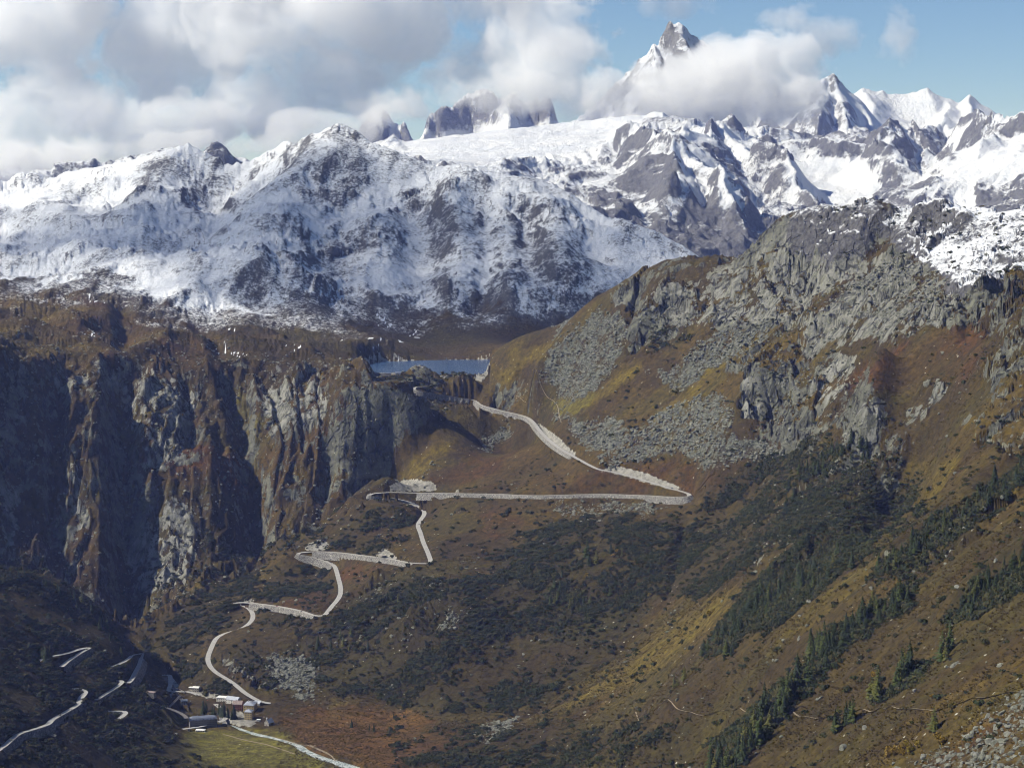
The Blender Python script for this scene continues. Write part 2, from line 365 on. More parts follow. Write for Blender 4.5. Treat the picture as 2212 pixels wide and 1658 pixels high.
Z_GREEN = poly_mask([
    [(400, 1580), (470, 1572), (520, 1565), (600, 1590), (680, 1620), (715, 1645), (700, 1662), (430, 1662), (420, 1640)],
    [0.8, [(690, 1522), (740, 1520), (760, 1530), (700, 1540)]], [0.6, [(1180, 870), (1280, 860), (1270, 900), (1220, 900)]],
    [(360, 1520), (400, 1545), (390, 1560), (350, 1530)],
    [0.55, [(262, 800), (275, 800), (285, 1100), (265, 1100)]], [0.6, [(520, 830), (545, 850), (560, 1000), (530, 1000)]],
], 2)
Z_RED = poly_mask([
    [(600, 1540), (720, 1525), (900, 1545), (1000, 1590), (860, 1662), (740, 1640), (640, 1600)],
    [(290, 1020), (420, 960), (540, 960), (540, 1040), (420, 1060), (290, 1090)], [(580, 960), (720, 930), (740, 1000), (600, 1040)],
    [(500, 1340), (560, 1270), (640, 1250), (700, 1270), (700, 1310), (560, 1330)], [(780, 1150), (880, 1100), (910, 1180), (860, 1200)], [(730, 1230), (800, 1210), (850, 1210), (760, 1270)],
    [0.6, [(1020, 1110), (1120, 1090), (1150, 1120), (1060, 1170)]],
    [0.8, [(1700, 800), (1850, 780), (2000, 720), (2120, 700), (2120, 800), (1960, 850), (1850, 830)]],
    [0.6, [(1950, 1600), (2212, 1520), (2212, 1662), (1960, 1662)]],
    [0.6, [(1250, 1000), (1560, 1010), (1540, 1050), (1300, 1040)]], [0.5, [(-260, 610), (400, 660), (500, 780), (-260, 790)]],
    [0.5, [(880, 1040), (1120, 960), (1180, 1000), (1400, 1050), (1000, 1055)]],
], 3)
Z_SNOW = poly_mask([
    [(-260, 600), (0, 606), (100, 598), (200, 590), (270, 600), (350, 650), (420, 640), (500, 640), (560, 640), (620, 655), (720, 655), (850, 660), (980, 665), (1030, 640), (1080, 670), (1200, 675), (1290, 640), (1600, 600), (1600, 200), (-260, 200)],
    [0.46, [(-260, 680), (0, 676), (200, 670), (320, 700), (420, 715), (640, 722), (900, 728), (1060, 705), (1230, 705), (1300, 600), (-260, 560)]],
    [0.9, [(1900, 470), (1950, 400), (2212, 390), (2420, 390), (2420, 590), (2212, 590), (2110, 600), (2080, 640), (2030, 590), (1960, 550), (1920, 510)]],
    [0.72, [(1700, 455), (1720, 400), (1890, 400), (1900, 500), (1850, 545), (1800, 570), (1750, 540), (1700, 520)]],
    [0.3, [(1780, 600), (1850, 560), (1960, 560), (2060, 610), (1960, 640), (1850, 640)]],
], 7)
# narrow snow tongues left in the runnels above the lake: patches with their own shape
Z_TONGUE = poly_mask([[(180, 640), (300, 610), (420, 640), (560, 650), (760, 670), (1000, 690), (1050, 760), (900, 770), (700, 775), (500, 775), (300, 740), (180, 720)], [0.7, [(240, 780), (280, 780), (280, 860), (250, 860)]]], 3)

# ------------------------------------------------------------------ polar terrain grids
class Sheet:
    """height field on sight-line columns (a = x / y) and rows of y; keeps what it needs to place things"""
    def __init__(s, base, ncol, nrow, y0, y1, u0=-190, u1=2402, keep=0.35):
        s.a = (np.linspace(u0, u1, ncol) - CU) / F
        s.nc, s.nr = ncol, nrow
        # coarse pass: where is the surface seen and how tall does it stand in view
        ac = np.linspace(s.a[0], s.a[-1], 150); yc = np.exp(np.linspace(math.log(y0), math.log(y1), 420))
        A, Y = np.meshgrid(ac, yc, indexing='ij')
        s.ac, s.yc = ac, yc
        Zc = base(A * Y, Y); s.Zc = Zc
        U, V = project(A * Y, Y, Zc)
        dv = -np.diff(V, axis=1); run = np.minimum.accumulate(V, axis=1)
        vis = (V[:, 1:] <= run[:, :-1] + 24).astype(float)
        cost = np.clip(dv, 0, None) * vis + keep * np.abs(np.diff(np.log(yc)))[None] * 1658 / 1.5 * 0.25 + 0.06 * np.abs(dv)
        k = np.ones(15) / 15
        for _ in range(2):
            cost = np.apply_along_axis(lambda c: np.convolve(np.pad(c, 7, mode='edge'), k, 'valid'), 0, cost)
            cost = np.apply_along_axis(lambda c: np.convolve(np.pad(c, 7, mode='edge'), k, 'valid'), 1, cost)
        cum = np.concatenate([np.zeros((150, 1)), np.cumsum(cost, 1)], 1); cum /= cum[:, -1:]
        rows = np.linspace(0, 1, nrow)
        Yr = np.stack([np.interp(rows, c, yc) for c in cum])              # 150 x nrow
        fi = (s.a - ac[0]) / (ac[1] - ac[0]); i0 = np.clip(fi.astype(int), 0, 148); f = (fi - i0)[:, None]
        s.Y = Yr[i0] * (1 - f) + Yr[i0 + 1] * f                            # ncol x nrow
        s.X = s.a[:, None] * s.Y
        s.Z = s._cubic(Zc, ac, yc)
    def _cubic(s, Zc, ac, yc):
        fi = np.clip((s.a - ac[0]) / (ac[1] - ac[0]), 0, len(ac) - 1.001)[:, None] + 0 * s.Y
        fj = np.clip((np.log(s.Y) - math.log(yc[0])) / (math.log(yc[1]) - math.log(yc[0])), 0, len(yc) - 1.001)
        i = fi.astype(int); j = fj.astype(int); fi = fi - i; fj = fj - j
        def wts(t): return ((-t + 2 * t * t - t ** 3) / 2, (2 - 5 * t * t + 3 * t ** 3) / 2, (t + 4 * t * t - 3 * t ** 3) / 2, (-t * t + t ** 3) / 2)
        wi, wj = wts(fi), wts(fj); out = 0
        for p in range(4):
            ii = np.clip(i + p - 1, 0, len(ac) - 1)
            for q in range(4):
                out = out + wi[p] * wj[q] * Zc[ii, np.clip(j + q - 1, 0, len(yc) - 1)]
        return out
    def uv(s): return project(s.X, s.Y, s.Z)
    def height(s, x, y):
        x = np.atleast_1d(np.asarray(x, float)); y = np.atleast_1d(np.asarray(y, float))
        c = np.clip((x / y - s.a[0]) / (s.a[1] - s.a[0]), 0, s.nc - 1.001); ci = c.astype(int); fc = c - ci
        out = np.empty(x.shape)
        for k in range(len(x)):
            z0 = np.interp(y[k], s.Y[ci[k]], s.Z[ci[k]]); z1 = np.interp(y[k], s.Y[ci[k] + 1], s.Z[ci[k] + 1])
            out[k] = z0 + (z1 - z0) * fc[k]
        return out
    def prepare(s):
        s.U, s.V = s.uv(); s.run = np.minimum.accumulate(s.V, axis=1)
    def hit(s, u, v):
        """first ground point seen at (u, v)"""
        a = (u - CU) / F
        for _ in range(2):                        # the column depends slightly on depth through the pitch
            c = int(np.clip(round((a - s.a[0]) / (s.a[1] - s.a[0])), 0, s.nc - 1))
            run = s.run[c]; j = int(np.searchsorted(-run, -v))
            j = min(max(j, 1), s.nr - 1)
            y = np.interp(v, [run[j], run[j - 1]], [s.Y[c, j], s.Y[c, j - 1]]) if run[j] < run[j - 1] else s.Y[c, j]
            z = np.interp(y, s.Y[c], s.Z[c])
            dep = y * ct - (z - CAMZ) * st
            a = (u - CU) / F * dep / y
        x = a * y
        return np.array([x, y, z])
    def mesh(s, name, mat, attrs, kind='structure'):
        nc, nr = s.nc, s.nr
        me = bpy.data.meshes.new(name)
        co = np.stack([s.X, s.Y, s.Z], -1).reshape(-1, 3).astype(np.float32)
        i = (np.arange(nc - 1)[:, None] * nr + np.arange(nr - 1)[None]).ravel()
        f = np.stack([i, i + nr, i + nr + 1, i + 1], 1).astype(np.int32)
        me.vertices.add(len(co)); me.vertices.foreach_set('co', co.ravel())
        me.loops.add(f.size); me.loops.foreach_set('vertex_index', f.ravel())
        me.polygons.add(len(f)); me.polygons.foreach_set('loop_start', np.arange(0, f.size, 4, dtype=np.int32))
        me.polygons.foreach_set('use_smooth', np.ones(len(f), bool))
        me.update(calc_edges=True)
        for k, arr in attrs.items():
            if arr.ndim == 3:
                at = me.attributes.new(k, 'FLOAT_COLOR', 'POINT')
                c4 = np.concatenate([arr.reshape(-1, 3), np.ones((len(co), 1))], 1).astype(np.float32); at.data.foreach_set('color', c4.ravel())
            else:
                at = me.attributes.new(k, 'FLOAT', 'POINT'); at.data.foreach_set('value', arr.ravel().astype(np.float32))
        me.materials.append(mat)
        o = bpy.data.objects.new(name, me); COL.objects.link(o)
        o['kind'] = kind
        return o

def seg_dist(X, Y, pts):
    """plan distance to a polyline and the interpolated third coordinate (and position along it) at the nearest point"""
    best = np.full(X.shape, 1e12); zz = np.zeros(X.shape); tt = np.zeros(X.shape); acc = 0.0
    for p, q in zip(pts[:-1], pts[1:]):
        dx, dy = q[0] - p[0], q[1] - p[1]; L2 = dx * dx + dy * dy + 1e-9; L = math.sqrt(L2)
        t = np.clip(((X - p[0]) * dx + (Y - p[1]) * dy) / L2, 0, 1)
        d2 = (X - p[0] - t * dx) ** 2 + (Y - p[1] - t * dy) ** 2
        m = d2 < best
        best = np.where(m, d2, best); zz = np.where(m, p[2] + t * (q[2] - p[2]), zz); tt = np.where(m, acc + t * L, tt); acc += L
    return np.sqrt(best), zz, tt
def smax(a, b, k):
    h = np.clip(0.5 + 0.5 * (a - b) / k, 0, 1)
    return b + (a - b) * h + k * h * (1 - h)
def crease(sh, pts, amp, width, fade=0.0):
    """cut (amp < 0) or raise a line on a sheet; pts are world points"""
    pts = [np.asarray(p, float) for p in pts]
    P = np.array(pts); m = 3 * width
    sel = (sh.X > P[:, 0].min() - m) & (sh.X < P[:, 0].max() + m) & (sh.Y > P[:, 1].min() - m) & (sh.Y < P[:, 1].max() + m)
    if not sel.any(): return
    d, _, t = seg_dist(sh.X[sel], sh.Y[sel], pts)
    L = sum(np.hypot(*(b - a)[:2]) for a, b in zip(pts[:-1], pts[1:]))
    e = sstep(0, 0.12, t / L) * sstep(0, 0.12, 1 - t / L) if fade else 1.0
    sh.Z[sel] += amp * e * np.exp(-(d / width) ** 2 * 1.2)
# ------------------------------------------------------------------ main ground: valley, spur, cliffs, snow range
ridge_pts = [PD(*p) for p in RIDGE_S]
G = Sheet(tps, 1090, 940, 820.0, 7600.0, -230, 2530)
G.prepare()
def hits(l): return [G.hit(u, v) for u, v in l]
# big ribs (+) and gullies (-) of the walls and slopes
lines = [
    ([(265, 785), (262, 900), (262, 1000), (262, 1100), (272, 1220), (290, 1330)], -52, 40), ([(300, 790), (300, 950), (300, 1100)], 22, 40),
    ([(470, 790), (505, 840), (525, 920), (540, 1000), (552, 1090), (560, 1190)], -42, 30), ([(400, 800), (415, 900), (430, 1000)], -25, 25), ([(440, 810), (462, 900), (475, 1000)], -22, 20),
    ([(122, 800), (118, 950), (112, 1080), (105, 1210)], -36, 36), ([(210, 850), (215, 1000), (225, 1150), (235, 1280)], 30, 34), ([(150, 800), (150, 950), (148, 1100), (150, 1250)], 24, 22), ([(45, 800), (40, 950), (30, 1100)], -30, 30),
    ([(610, 1060), (640, 1000), (680, 900), (700, 820)], -14, 20), ([(740, 1040), (760, 950), (770, 850)], 26, 40), ([(690, 1100), (705, 1040), (720, 960)], -30, 28), ([(620, 1090), (610, 1000), (600, 900)], 22, 36),
    ([(860, 960), (880, 905), (905, 870)], 16, 18), ([(890, 990), (925, 930), (950, 890)], -16, 22),
    ([(1480, 1105), (1465, 1200), (1440, 1290), (1350, 1390), (1200, 1500), (1090, 1568)], -9, 10),
    ([(1856, 1010), (1880, 930), (1890, 840)], 72, 38), ([(1940, 960), (1955, 1030), (1940, 1120)], -66, 54), ([(262, 640), (268, 700), (266, 775)], -22, 26), ([(420, 680), (470, 740), (480, 790)], -16, 24), ([(130, 680), (180, 730), (220, 760)], 22, 60), ([(330, 700), (380, 745)], 18, 50), ([(0, 690), (60, 735)], 18, 60), ([(1690, 970), (1740, 880), (1820, 750)], 20, 34), ([(1605, 895), (1640, 820), (1665, 770)], 24, 26),
    ([(1720, 900), (1760, 820)], -18, 18), ([(1800, 920), (1850, 800), (1880, 740)], -22, 26), ([(1500, 790), (1530, 700), (1560, 640)], 16, 28), ([(1350, 740), (1400, 690), (1440, 620)], 18, 22), ([(1460, 730), (1500, 650)], 14, 20),
    ([(1550, 1410), (1640, 1290), (1760, 1180), (1900, 1090)], 15, 34), ([(1750, 1430), (1860, 1360), (1970, 1280)], 13, 30), ([(1890, 1240), (2010, 1140), (2120, 1040), (2212, 980)], 18, 34), ([(2050, 1330), (2110, 1270), (2230, 1190)], 14, 28),
    ([(1560, 1640), (1620, 1590), (1700, 1500), (1780, 1420)], 8, 22), ([(1880, 1500), (1960, 1430), (2050, 1380)], 8, 20),
    ([(1230, 1060), (1170, 960), (1160, 860), (1200, 770)], -7, 22), ([(1060, 880), (1090, 820), (1120, 812)], 12, 30),
    ([(2080, 600), (2090, 660), (2095, 720)], -16, 14), ([(1880, 470), (1860, 520), (1800, 570), (1740, 620)], 26, 26), ([(1900, 480), (1890, 540), (1850, 600)], -20, 30), ([(1960, 470), (2030, 462), (2100, 480)], 20, 18), ([(2020, 520), (2100, 520)], -12, 50),
    ([(1690, 490), (1660, 560), (1600, 640)], 14, 30), ([(1740, 560), (1700, 640), (1660, 720)], 22, 24),
    # snow range
    ([(736, 270), (690, 330), (640, 400), (590, 480), (550, 560), (520, 640)], 45, 150), ([(980, 355), (1000, 450), (1040, 560), (1010, 650)], 42, 110), ([(1030, 390), (1040, 480), (1055, 580), (1035, 690)], -45, 55),
    ([(410, 310), (380, 370), (330, 440), (250, 500)], 42, 130), ([(480, 360), (470, 430), (440, 500), (300, 560)], -35, 140), ([(800, 320), (800, 420), (830, 520), (850, 620)], 28, 110), ([(900, 420), (900, 520), (930, 640)], -34, 80), ([(700, 420), (720, 520), (740, 640)], -26, 90),
    ([(1180, 400), (1200, 500), (1220, 620)], 26, 70), ([(1120, 400), (1140, 500), (1160, 640)], -26, 60), ([(1270, 470), (1280, 560)], -20, 50), ([(60, 400), (120, 470), (200, 560)], 25, 110), ([(0, 480), (200, 540)], -18, 120),
]
lines = [(hits(l), a, b) for l, a, b in lines]
for l, a, b in lines: crease(G, l, a, b, 1.0)
d, zz, _ = seg_dist(G.X, G.Y, ridge_pts)
far = sstep(4500, 4900, G.Y)                       # snow range
G.Z = np.where(far > 0, smax(G.Z - 25 * np.exp(-(d / 300) ** 2), zz - 0.62 * d, 8), G.Z)
U, V = G.uv()
X, Y = G.X, G.Y
ju = U + 26 * fbm(X, Y, 90, 4, 0.6, 1.0) + 10 * fbm(X, Y, 18, 2, 0.6, 2.0)      # ragged zone edges
jv = V + 16 * fbm(X, Y, 90, 4, 0.6, 5.0) + 8 * fbm(X, Y, 18, 2, 0.6, 6.0)
mk = {k: mask_at(m, ju, jv) for k, m in dict(rock=Z_ROCK, slab=Z_SLAB, scree=Z_SCREE, shrub=Z_SHRUB, yellow=Z_YELLOW, green=Z_GREEN, red=Z_RED).items()}
mk['snow'] = mask_at(Z_SNOW, ju, jv + 34 * fbm(X, Y, 330, 3, 0.55, 201.0) * sstep(4300, 4800, Y)); mk['dark'] = mask_at(Z_DARK, ju, jv) * (Y > 4600)
mk['tongue'] = mask_at(Z_TONGUE, U + 5 * fbm(X, Y, 25, 2), V + 4 * fbm(X, Y, 25, 2, 0.5, 3.0))
near_left = (U < 480) & (Y < 3250)
for k in ('rock', 'slab'): mk[k] = np.where(near_left, 0, mk[k])
mk['shrub'] = np.where((U < 520) & (Y > 3330) & (V < 1290), mk['shrub'] * 0.6, mk['shrub'])
flat = np.exp(-((np.minimum(G.Z, 200) - 12) / 22) ** 2) * (Y < 3250) * sstep(300, 400, U) * (1 - sstep(1040, 1120, U))
cliff = mask_at(poly_mask([[(-260, 778), (0, 772), (500, 784), (835, 806), (845, 880), (835, 1000), (780, 1070), (700, 1130), (560, 1215), (420, 1285), (285, 1345), (150, 1280), (-260, 1240)]], 5), U, V) * sstep(3300, 3400, Y) * (1 - sstep(4250, 4400, Y))
rk = mk['rock'] * (1 - far)
plateau = (1 - far) * sstep(3900, 4100, Y) * (U < 850) * (1 - cliff)
wx = X + 26 * fbm(X, Y, 200, 3, 0.5, 11.0); wy = Y + 26 * fbm(X, Y, 200, 3, 0.5, 12.0)
Z = G.Z
soft = (1 - flat) * (1 - far)
Z += soft * (6 * fbm(X, Y, 260, 3, 0.5) + 1.6 * fbm(X, Y, 40, 3, 0.55, 4.0))
fAA = facets(X + 60 * fbm(X, Y, 150, 3, 0.5, 61.0), Y + 60 * fbm(X, Y, 150, 3, 0.5, 62.0), 170, 2.0, 1.7); fA = facets(wx, wy, 75, 3.0, 1.6); fB = facets(wx + 9 * fA, wy + 5 * fA, 33, 7.0, 1.5); fC = facets(wx + 4 * fB, wy, 14, 1.0, 1.4)
rough = np.clip(0.75 + 0.9 * fbm(X, Y, 170, 2, 0.5, 21.0), 0.2, 1.5)
Z += rk * (1 - cliff) * (1 - plateau) * rough * (1 - 0.45 * np.clip(mk['snow'], 0, 1)) * (30 * fAA + 20 * fA + 15 * fB + 8 * fC + 16 * ridged(wx, wy, 150, 3, 0.5, 2.0))
# walls: relief varies along the wall, so that it runs down it
Z += cliff * (21 * ridged(wx, wy * 0.28, 120, 4, 0.5, 8.0) + 12 * facets(wx, wy * 0.35, 46, 5.0, 1.6) + 9 * facets(wx, wy * 0.5, 19, 9.0, 1.6) + 6 * fbm(wx, wy, 30, 2, 0.6, 3.0))
# the wall stands in leaves that turn their broad side to the left and break off on the right
saw = np.interp(U, [-260, 95, 140, 215, 272, 455, 540, 740, 850], [-30, 38, -34, 45, -74, 45, -62, 50, -40])
Z += cliff * saw * 0.42
Z += plateau * (24 * ridged(wx, wy, 330, 3, 0.45, 6.0) + 7 * fA + 5 * fB * rough + 2.5 * fC)
Z += mk['scree'] * (1 - far) * (2.6 * facets(X, Y, 11, 5.0, 1.0) + 1.6 * facets(X, Y, 6, 2.0, 1.0))
Z += (1 - far) * sstep(1250, 1500, U) * sstep(2, 40, Z - 20) * (1 - 0.7 * rk) * (Y < 3600) * (3.4 * fbm(X * 0.2, Y, 55, 4, 0.6, 6.0))
Z += (1 - far) * (1 - sstep(420, 470, U)) * (Y < 3150) * sstep(15, 60, Z) * (5 * fbm(X * 0.25, Y, 60, 4, 0.6, 9.0))
fD = facets(wx, wy, 120, 1.0, 1.6); fE = facets(wx + 12 * fD, wy, 48, 4.0, 1.5); fF = facets(wx, wy, 22, 6.0, 1.4)
hi = far * sstep(430, 540, Z)
rg = np.clip(0.5 + 0.8 * fbm(X, Y, 420, 2, 0.5, 31.0), 0.15, 1.2)
crest_k = 0.35 + 0.65 * sstep(60, 380, seg_dist(X, Y, ridge_pts)[0])
ribs = ridged(wx, wy * 0.4, 170, 4, 0.55, 14.0)
det = rg * (13 * fE + 8 * fF) + (0.4 + 0.6 * rg) * 17 * ribs
Z += hi * (crest_k * (22 * ridged(wx, wy, 560, 4, 0.5, 4.0) + 6 * fbm(wx, wy, 150, 3, 0.6, 2.0)) + (0.6 + 0.4 * crest_k) * (rg * 15 * fD + det))
# keep the lake basin clear
lake_poly = [PZ(u, v, 410)[:2] for u, v in ((790, 787), (830, 780.5), (930, 779), (1000, 777.5), (1060, 777), (1085, 785), (1070, 800), (1030, 812), (985, 812), (900, 812), (815, 810), (795, 800))]
def in_poly(x, y, poly):
    ins = np.zeros(np.shape(x), bool); x0, y0 = poly[-1]
    for x1, y1 in poly:
        if y0 != y1: ins ^= ((y0 > y) != (y1 > y)) & (x < (x1 - x0) * (y - y0) / (y1 - y0) + x0)
        x0, y0 = x1, y1
    return ins
ld, _, _ = seg_dist(X, Y, [np.array([p[0], p[1], 0.0]) for p in lake_poly + lake_poly[:1]])
ld = np.where(in_poly(X, Y, lake_poly), -ld, ld)
lk = sstep(25, -12, ld)
knoll = np.zeros(X.shape)
Z = np.where(lk > 0, Z + lk * (np.minimum(Z, 400) - Z), Z)
near_shore = (Y > 4190) & (Y < 4620) & (ld > 0) & (ld < 60)
Z = np.where(near_shore & (Y > 4500), np.maximum(Z, 409 + 0.08 * ld), Z)
# flat valley floor keeps gentle hummocks
Z += flat * (1.2 * fbm(X, Y, 60, 3, 0.5, 15.0))
G.Z = Z
G.prepare()
# ------------------------------------------------------------------ roads, river: centre lines and cuttings
def catmull(P, step):
    P = np.asarray(P, float); out = []
    Q = np.vstack([2 * P[0] - P[1], P, 2 * P[-1] - P[-2]])
    for i in range(1, len(Q) - 2):
        p0, p1, p2, p3 = Q[i - 1], Q[i], Q[i + 1], Q[i + 2]
        n = max(1, int(np.linalg.norm((p2 - p1)[:2]) / step))
        for k in range(n):
            t = k / n
            out.append(0.5 * (2 * p1 + (p2 - p0) * t + (2 * p0 - 5 * p1 + 4 * p2 - p3) * t * t + (3 * p1 - p0 - 3 * p2 + p3) * t ** 3))
    out.append(P[-1])
    return np.array(out)
def smooth1(z, n, it=2):
    k = np.ones(2 * n + 1) / (2 * n + 1)
    for _ in range(it): z = np.convolve(np.pad(z, n, mode='edge'), k, 'valid')
    return z
def centre_line(pts, step=5.0, sm=6, lift=0.0):
    P = catmull(pts, step); P[:, 2] = smooth1(P[:, 2], sm) + lift
    P[:, 0] = smooth1(P[:, 0], 2, 1); P[:, 1] = smooth1(P[:, 1], 2, 1)
    return P
pass_line = centre_line([PZ(*p) for p in ROAD_A], 5.0, 5)
PX_ROADS = {
    'furka': [(-60, 1650), (0, 1619), (12, 1607), (30, 1589), (45, 1583), (79, 1574), (104, 1566), (110, 1553), (138, 1540), (172, 1522), (171, 1511), (186, 1502), (176, 1493), (160, 1484), (140, 1476)],
    'upper': [(132, 1441), (150, 1423), (175, 1411), (195, 1401), (188, 1398), (168, 1403), (140, 1412), (112, 1416), (80, 1425)],
    'shelf': [(205, 1510), (217, 1504), (232, 1496), (249, 1488), (262, 1480), (266, 1472), (258, 1467), (246, 1464)],
    'loop': [(228, 1523), (240, 1532), (258, 1541), (273, 1547), (270, 1551), (255, 1553), (245, 1551)],
    'bridge': [(276, 1478), (286, 1460), (298, 1440), (305, 1424), (308, 1416), (300, 1413), (288, 1414), (276, 1422), (258, 1431), (240, 1438)],
    'village': [(346, 1455), (358, 1458), (367, 1463), (368, 1475), (364, 1484), (375, 1491), (395, 1495), (418, 1499), (442, 1509), (460, 1517), (478, 1530), (490, 1545), (480, 1557), (468, 1558)],
    'rail': [(330, 1509), (345, 1517), (366, 1530), (385, 1542), (399, 1552), (404, 1560)],
    'lane': [(340, 1535), (361, 1547), (381, 1558), (406, 1563), (440, 1566), (470, 1560)],
}
lines3 = {}
for k, l in PX_ROADS.items():
    P = np.array([G.hit(u, v) for u, v in l])
    if k in ('village', 'lane'): P[:, 2] = np.clip(P[:, 2], 2, 14)
    lines3[k] = centre_line(P, 4.0, 10)
river_px = [(790, 1668), (745, 1652), (721, 1645), (700, 1639), (678, 1630), (657, 1620), (643, 1610), (616, 1601), (588, 1593), (556, 1586), (529, 1578), (511, 1571), (483, 1562), (465, 1557), (440, 1549), (412, 1543), (387, 1537), (376, 1530), (363, 1521), (361, 1513), (370, 1504), (376, 1496), (382, 1486), (379, 1478), (373, 1469), (362, 1460), (330, 1445), (305, 1425)]
river_w = [18, 17, 15, 14, 11, 12, 10, 8, 8, 7, 6, 6, 6, 8, 9, 10, 11, 10, 11, 10, 9, 8, 8, 8, 7, 6, 6, 6]
Pr = np.array([PZ(u, v, h) for (u, v), h in zip(river_px, np.linspace(11, -8, len(river_px)))])
river_line = catmull(Pr, 5.0)
river_wid = np.interp(np.linspace(0, 1, len(river_line)), np.linspace(0, 1, len(river_w)), river_w)

def carve(line, hw, ramp=10.0, walls=(), drop=0.12, up=None):
    """bed a road: flat for half width hw, blended over ramp metres; walls = (t0, t1, side, height) cut away the ground on that side"""
    P = line; m = 45
    sel = np.zeros(G.X.shape, bool)
    for i in range(0, len(P), 6):
        q = P[i:i + 8]
        sel |= (G.X > q[:, 0].min() - m) & (G.X < q[:, 0].max() + m) & (G.Y > q[:, 1].min() - m) & (G.Y < q[:, 1].max() + m)
    x, y, z = G.X[sel], G.Y[sel], G.Z[sel]
    best = np.full(x.shape, 1e9); rz = np.zeros(x.shape); side = np.zeros(x.shape); tt = np.zeros(x.shape)
    n = len(P) - 1
    for i in range(n):
        p, q = P[i], P[i + 1]; dx, dy = q[0] - p[0], q[1] - p[1]; L2 = dx * dx + dy * dy + 1e-9
        w_ = (np.abs(x - p[0]) < m + 8) & (np.abs(y - p[1]) < m + 8)
        if not w_.any(): continue
        xs, ys = x[w_], y[w_]
        t = np.clip(((xs - p[0]) * dx + (ys - p[1]) * dy) / L2, 0, 1)
        d2 = (xs - p[0] - t * dx) ** 2 + (ys - p[1] - t * dy) ** 2
        b = best[w_]; u_ = d2 < b
        idx = np.nonzero(w_)[0][u_]
        best[idx] = d2[u_]; rz[idx] = (p[2] + t * (q[2] - p[2]))[u_]; tt[idx] = (i + t[u_]) / n
        side[idx] = np.sign(dx * (ys - p[1]) - dy * (xs - p[0]))[u_]
    d_ = np.sqrt(best)
    nz = z.copy()
    k = 1 - sstep(hw, hw + ramp, d_)
    nz = z + k * (rz - drop - z)
    # uphill: allow a steep cutting
    for t0, t1, s_, h in walls:
        e = sstep(t0 - 0.004, t0 + 0.004, tt) * (1 - sstep(t1 - 0.004, t1 + 0.004, tt)) * (side == s_)
        low = rz - h + np.maximum(0, d_ - hw - 2) * 0.25
        c = e * sstep(2.4, 3.6, d_) * (1 - sstep(20, 42, d_))
        nz = np.where(c > 0, nz + c * (np.minimum(nz, low) - nz), nz)
    G.Z[sel] = nz
def clear_view(line, reach=420.0, slack=1.2):
    """shave humps that stand in front of a road so that it lies open to the valley"""
    A_ = line[:, 0] / line[:, 1]
    for c in range(G.nc):
        a = G.a[c]; s_ = np.nonzero((A_[:-1] - a) * (A_[1:] - a) <= 0)[0]
        for i in s_:
            yr = line[i, 1]; zr = line[i, 2] - 0.6
            y = G.Y[c]; m = (y < yr - 7) & (y > yr - reach)
            if m.any():
                los = CAMZ + (zr - CAMZ) * y[m] / yr - slack - np.minimum(0.12 * (yr - y[m]), 9.0 if slack > 1 else 2.0)
                G.Z[c, m] = np.minimum(G.Z[c, m], los)
def t_of(line, u, v):
    uu, vv = project(line[:, 0], line[:, 1], line[:, 2]); return float(np.argmin((uu - u) ** 2 + (vv - v) ** 2)) / (len(line) - 1)
# walls below the pass road: (from, to, height); the downhill side is found from the ground itself
def wall_spec(line, u0, v0, u1, v1, h):
    t0, t1 = t_of(line, u0, v0), t_of(line, u1, v1)
    if t0 > t1: t0, t1 = t1, t0
    i = int((t0 + t1) / 2 * (len(line) - 1)); p, q = line[i], line[min(i + 1, len(line) - 1)]
    nrm = np.array([-(q - p)[1], (q - p)[0]]); nrm /= np.linalg.norm(nrm) + 1e-9
    zl = G.height([p[0] + nrm[0] * 22], [p[1] + nrm[1] * 22])[0]; zr = G.height([p[0] - nrm[0] * 22], [p[1] - nrm[1] * 22])[0]
    if line is pass_line and abs(nrm[1]) > 0.3: return (t0, t1, 1 if nrm[1] < 0 else -1, h)
    return (t0, t1, 1 if zl < zr else -1, h)
N_ = len(pass_line) - 1
WALLS_A = [wall_spec(pass_line, *a) for a in (
    (545, 1302, 682, 1330, 9), (645, 1197, 722, 1222, 13), (675, 1191, 890, 1216, 8), (800, 1066, 905, 1094, 9), (905, 1064, 1120, 1069, 8), (1120, 1069, 1400, 1070, 6), (1400, 1070, 1488, 1072, 13),
    (1028, 866, 1150, 910, 7), (1150, 910, 1240, 986, 7), (893, 841, 1012, 862, 10))]
carve(pass_line, 5.2, 9.0, WALLS_A)
WALLS_L = {'furka': [wall_spec(lines3['furka'], 0, 1619, 107, 1565, 12), wall_spec(lines3['furka'], 108, 1560, 174, 1520, 9)],
           'upper': [wall_spec(lines3['upper'], 132, 1441, 195, 1401, 12)], 'bridge': [wall_spec(lines3['bridge'], 276, 1478, 305, 1424, 14)], 'shelf': [wall_spec(lines3['shelf'], 205, 1510, 249, 1488, 5)], 'loop': [wall_spec(lines3['loop'], 228, 1523, 273, 1547, 5)]}
for k in ('furka', 'upper', 'shelf', 'loop', 'bridge'): carve(lines3[k], 4.6, 9.0, WALLS_L[k])
for k in ('village', 'rail', 'lane'): carve(lines3[k], 4.0, 10.0)
ia, ib = int(t_of(pass_line, 498, 1302) * N_), len(pass_line)
clear_view(pass_line[ia:ib]); clear_view(pass_line[:int(t_of(pass_line, 468, 1378) * N_)], 250)
for k in ('furka', 'upper', 'loop', 'village'): clear_view(lines3[k], 150, 0.6)
